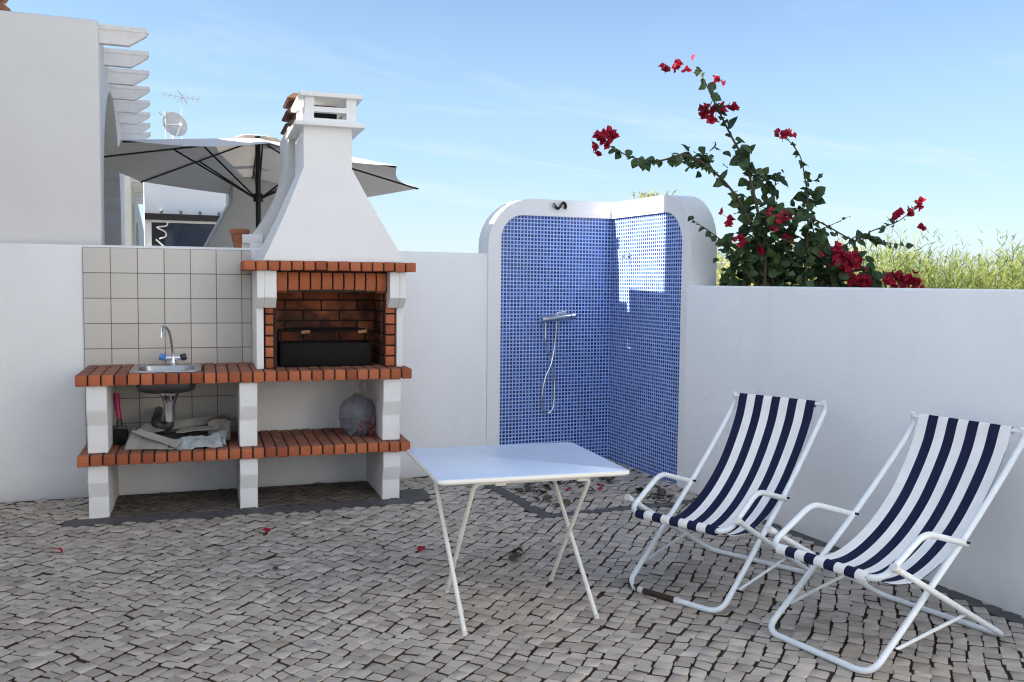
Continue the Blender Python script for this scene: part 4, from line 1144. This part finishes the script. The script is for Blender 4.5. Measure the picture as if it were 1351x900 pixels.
for spots in ([(796, 184, .055, 22), (785, 192, .03, 6), (808, 180, .04, 9), (788, 205, .02, 3)], [(876, 91, .022, 7)], [(893, 88, .03, 9), (905, 92, .015, 2)], [(928, 150, .05, 15), (945, 145, .06, 22), (968, 142, .035, 11), (938, 158, .03, 8)],
              [(943, 105, .02, 2), (953, 109, .01, 2), (912, 74, .008, 1)], [(1030, 175, .035, 5), (1040, 180, .03, 4)], [(1185, 283, .03, 7), (1200, 280, .03, 6), (1212, 270, .03, 7), (1216, 300, .018, 3)], [(1020, 290, .07, 12), (1035, 285, .05, 8), (980, 318, .05, 7), (1040, 315, .04, 6), (962, 290, .05, 8), (1075, 332, .05, 4), (1000, 330, .05, 5)],
              [(1105, 332, .06, 22), (1125, 345, .08, 28), (1130, 370, .06, 16), (1112, 350, .06, 16)], [(1190, 370, .075, 34), (1175, 366, .05, 14), (1210, 372, .05, 14)], [(1140, 374, .05, 12)]):
    for sp_ in spots: bracts('flower_cluster', [sp_])

def feather_mass(mb, cnt, put, tall):
    for k in range(cnt):
        b, h = put(k)
        lean = V((rnd.gauss(0, .12), rnd.gauss(0, .12), 1)).normalized()
        m = rnd.randint(24, 38); shd = rnd.random()
        tip = b + lean * h
        for j in range(m):
            t = (j + rnd.random()) / m
            p = b.lerp(tip, .25 + .75 * t)
            d = (lean * rnd.uniform(.5, 1.3) + V((rnd.gauss(0, .6), rnd.gauss(0, .6), 0))).normalized()
            ln = rnd.uniform(.10, .26) * (1.1 - .6 * t) * tall; s = d.cross(V((rnd.gauss(0, 1), rnd.gauss(0, 1), .2))).normalized() * rnd.uniform(.003, .010)
            mb.add([p - s, p + s, p + d * ln * .6 + s * .6, p + d * ln, p + d * ln * .6 - s * .6], [(0, 1, 2, 3, 4)], min(1, max(0, shd * .6 + rnd.random() * .5)))
hg = MB()
def hput(k):
    x = rnd.uniform(7.3, 17.5); y = rnd.uniform(9.3, 11.5) - (x - 9) * .30
    prof_ = 2.16 + .22 * noise.noise(V((x * 1.1, y, 0))) + .16 * noise.noise(V((x * 3.1, y * 2, 5)))
    return V((x, y, -.03)), (prof_ + (rnd.uniform(.05, .30) if rnd.random() < .05 else rnd.uniform(-.5, .0)))
feather_mass(hg, 3400, hput, 1.1)
hgo = hg.build('hedge', 'reed', smooth=0, fix=False); tag(hgo, 'feathery yellow green hedge beyond the right garden wall', 'hedge', kind='stuff')
ps = empty('shrub', (7.2, 8.6, 0), 'pale yellow shrub behind the crimson flowers at the right', 'shrub')
hg = MB()
feather_mass(hg, 460, lambda k: (V((rnd.gauss(0, .34), rnd.gauss(0, .3), .3)), rnd.uniform(1.0, 1.78)), .8)
hg.build('foliage', 'reed_pale', ps, smooth=0, fix=False)
MB().tube([(0, 0, -.05), (.05, 0, .5), (.1, .05, 1.1)], [.05, .04, .02], 8).build('trunk', 'bark', ps)
ps = empty('shrub', (5.3, 7.6, 0), 'yellow leaved shrub low behind the end of the shower wall', 'shrub')
hg = MB()
feather_mass(hg, 150, lambda k: (V((rnd.gauss(0, .2), rnd.gauss(0, .2), .3)), rnd.uniform(.9, 1.55)), .8)
hg.build('foliage', 'reed_pale', ps, smooth=0, fix=False)
MB().tube([(0, 0, -.05), (.03, 0, .5), (.05, .05, 1.0)], [.04, .03, .015], 8).build('trunk', 'bark', ps)
tx = at_depth(859, 262, 11.0)
ps = empty('tree', (tx.x, tx.y, 0), 'small tree top just peeping over the shower lintel', 'tree')
hg = MB(); feather_mass(hg, 46, lambda k: (V((rnd.gauss(0, .09), rnd.gauss(0, .1), 2.2)), rnd.uniform(.3, .46)), .45)
hg.build('crown', 'reed_pale', ps, smooth=0, fix=False)
MB().tube([(0, 0, -.05), (.03, 0, 1.2), (0, .02, 2.5)], [.07, .05, .02], 8).build('trunk', 'bark', ps)

# ------------------------------------------------------------------ fallen petals and leaves
def litter(pxy, mat_, size, name, label, cat, group, dz=.006):
    p = at_z(*pxy); mb = MB()
    for k in range(1 if size < .07 else rnd.randint(2, 4)):
        sp_ = .01 if size < .07 else .034
        d = V((rnd.uniform(-1, 1), rnd.uniform(-1, 1), rnd.uniform(.0, .45)))
        leaf_quad(mb, V((rnd.uniform(-sp_, sp_), rnd.uniform(-sp_, sp_), .004)), d, V((rnd.uniform(-.3, .3), rnd.uniform(-.3, .3), 1)), size * rnd.uniform(.7, 1.2), size * rnd.uniform(.6, .9), rnd.random())
    o = mb.build(name, mat_, smooth=0, fix=False, loc=(p.x, p.y, dz)); tag(o, label, cat, group)
for q_ in ((84, 732), (357, 701), (555, 729), (752, 646), (790, 643), (787, 648)):
    litter(q_, 'bract', .062, 'fallen_petal', 'crimson petal fallen on the cobbles', 'petal', 'fallen red petals')
spots = [(350, 709), (385, 709), (347, 762), (319, 763), (380, 685), (425, 681), (465, 728), (508, 728), (672, 730), (680, 741), (705, 647), (712, 653), (690, 650), (728, 638), (738, 641), (770, 640), (795, 634), (800, 637), (700, 640), (660, 634), (670, 637), (850, 652), (862, 655), (872, 648), (716, 662), (745, 667), (725, 645), (760, 636), (860, 660), (840, 650), (878, 658), (408, 711), (362, 755), (780, 650)]
for q_ in spots:
    litter(q_, 'deadleaf', .05 if q_[0] < 600 else .075, 'fallen_leaf', 'dark dead leaf lying on the cobbles', 'leaf', 'fallen dark leaves')
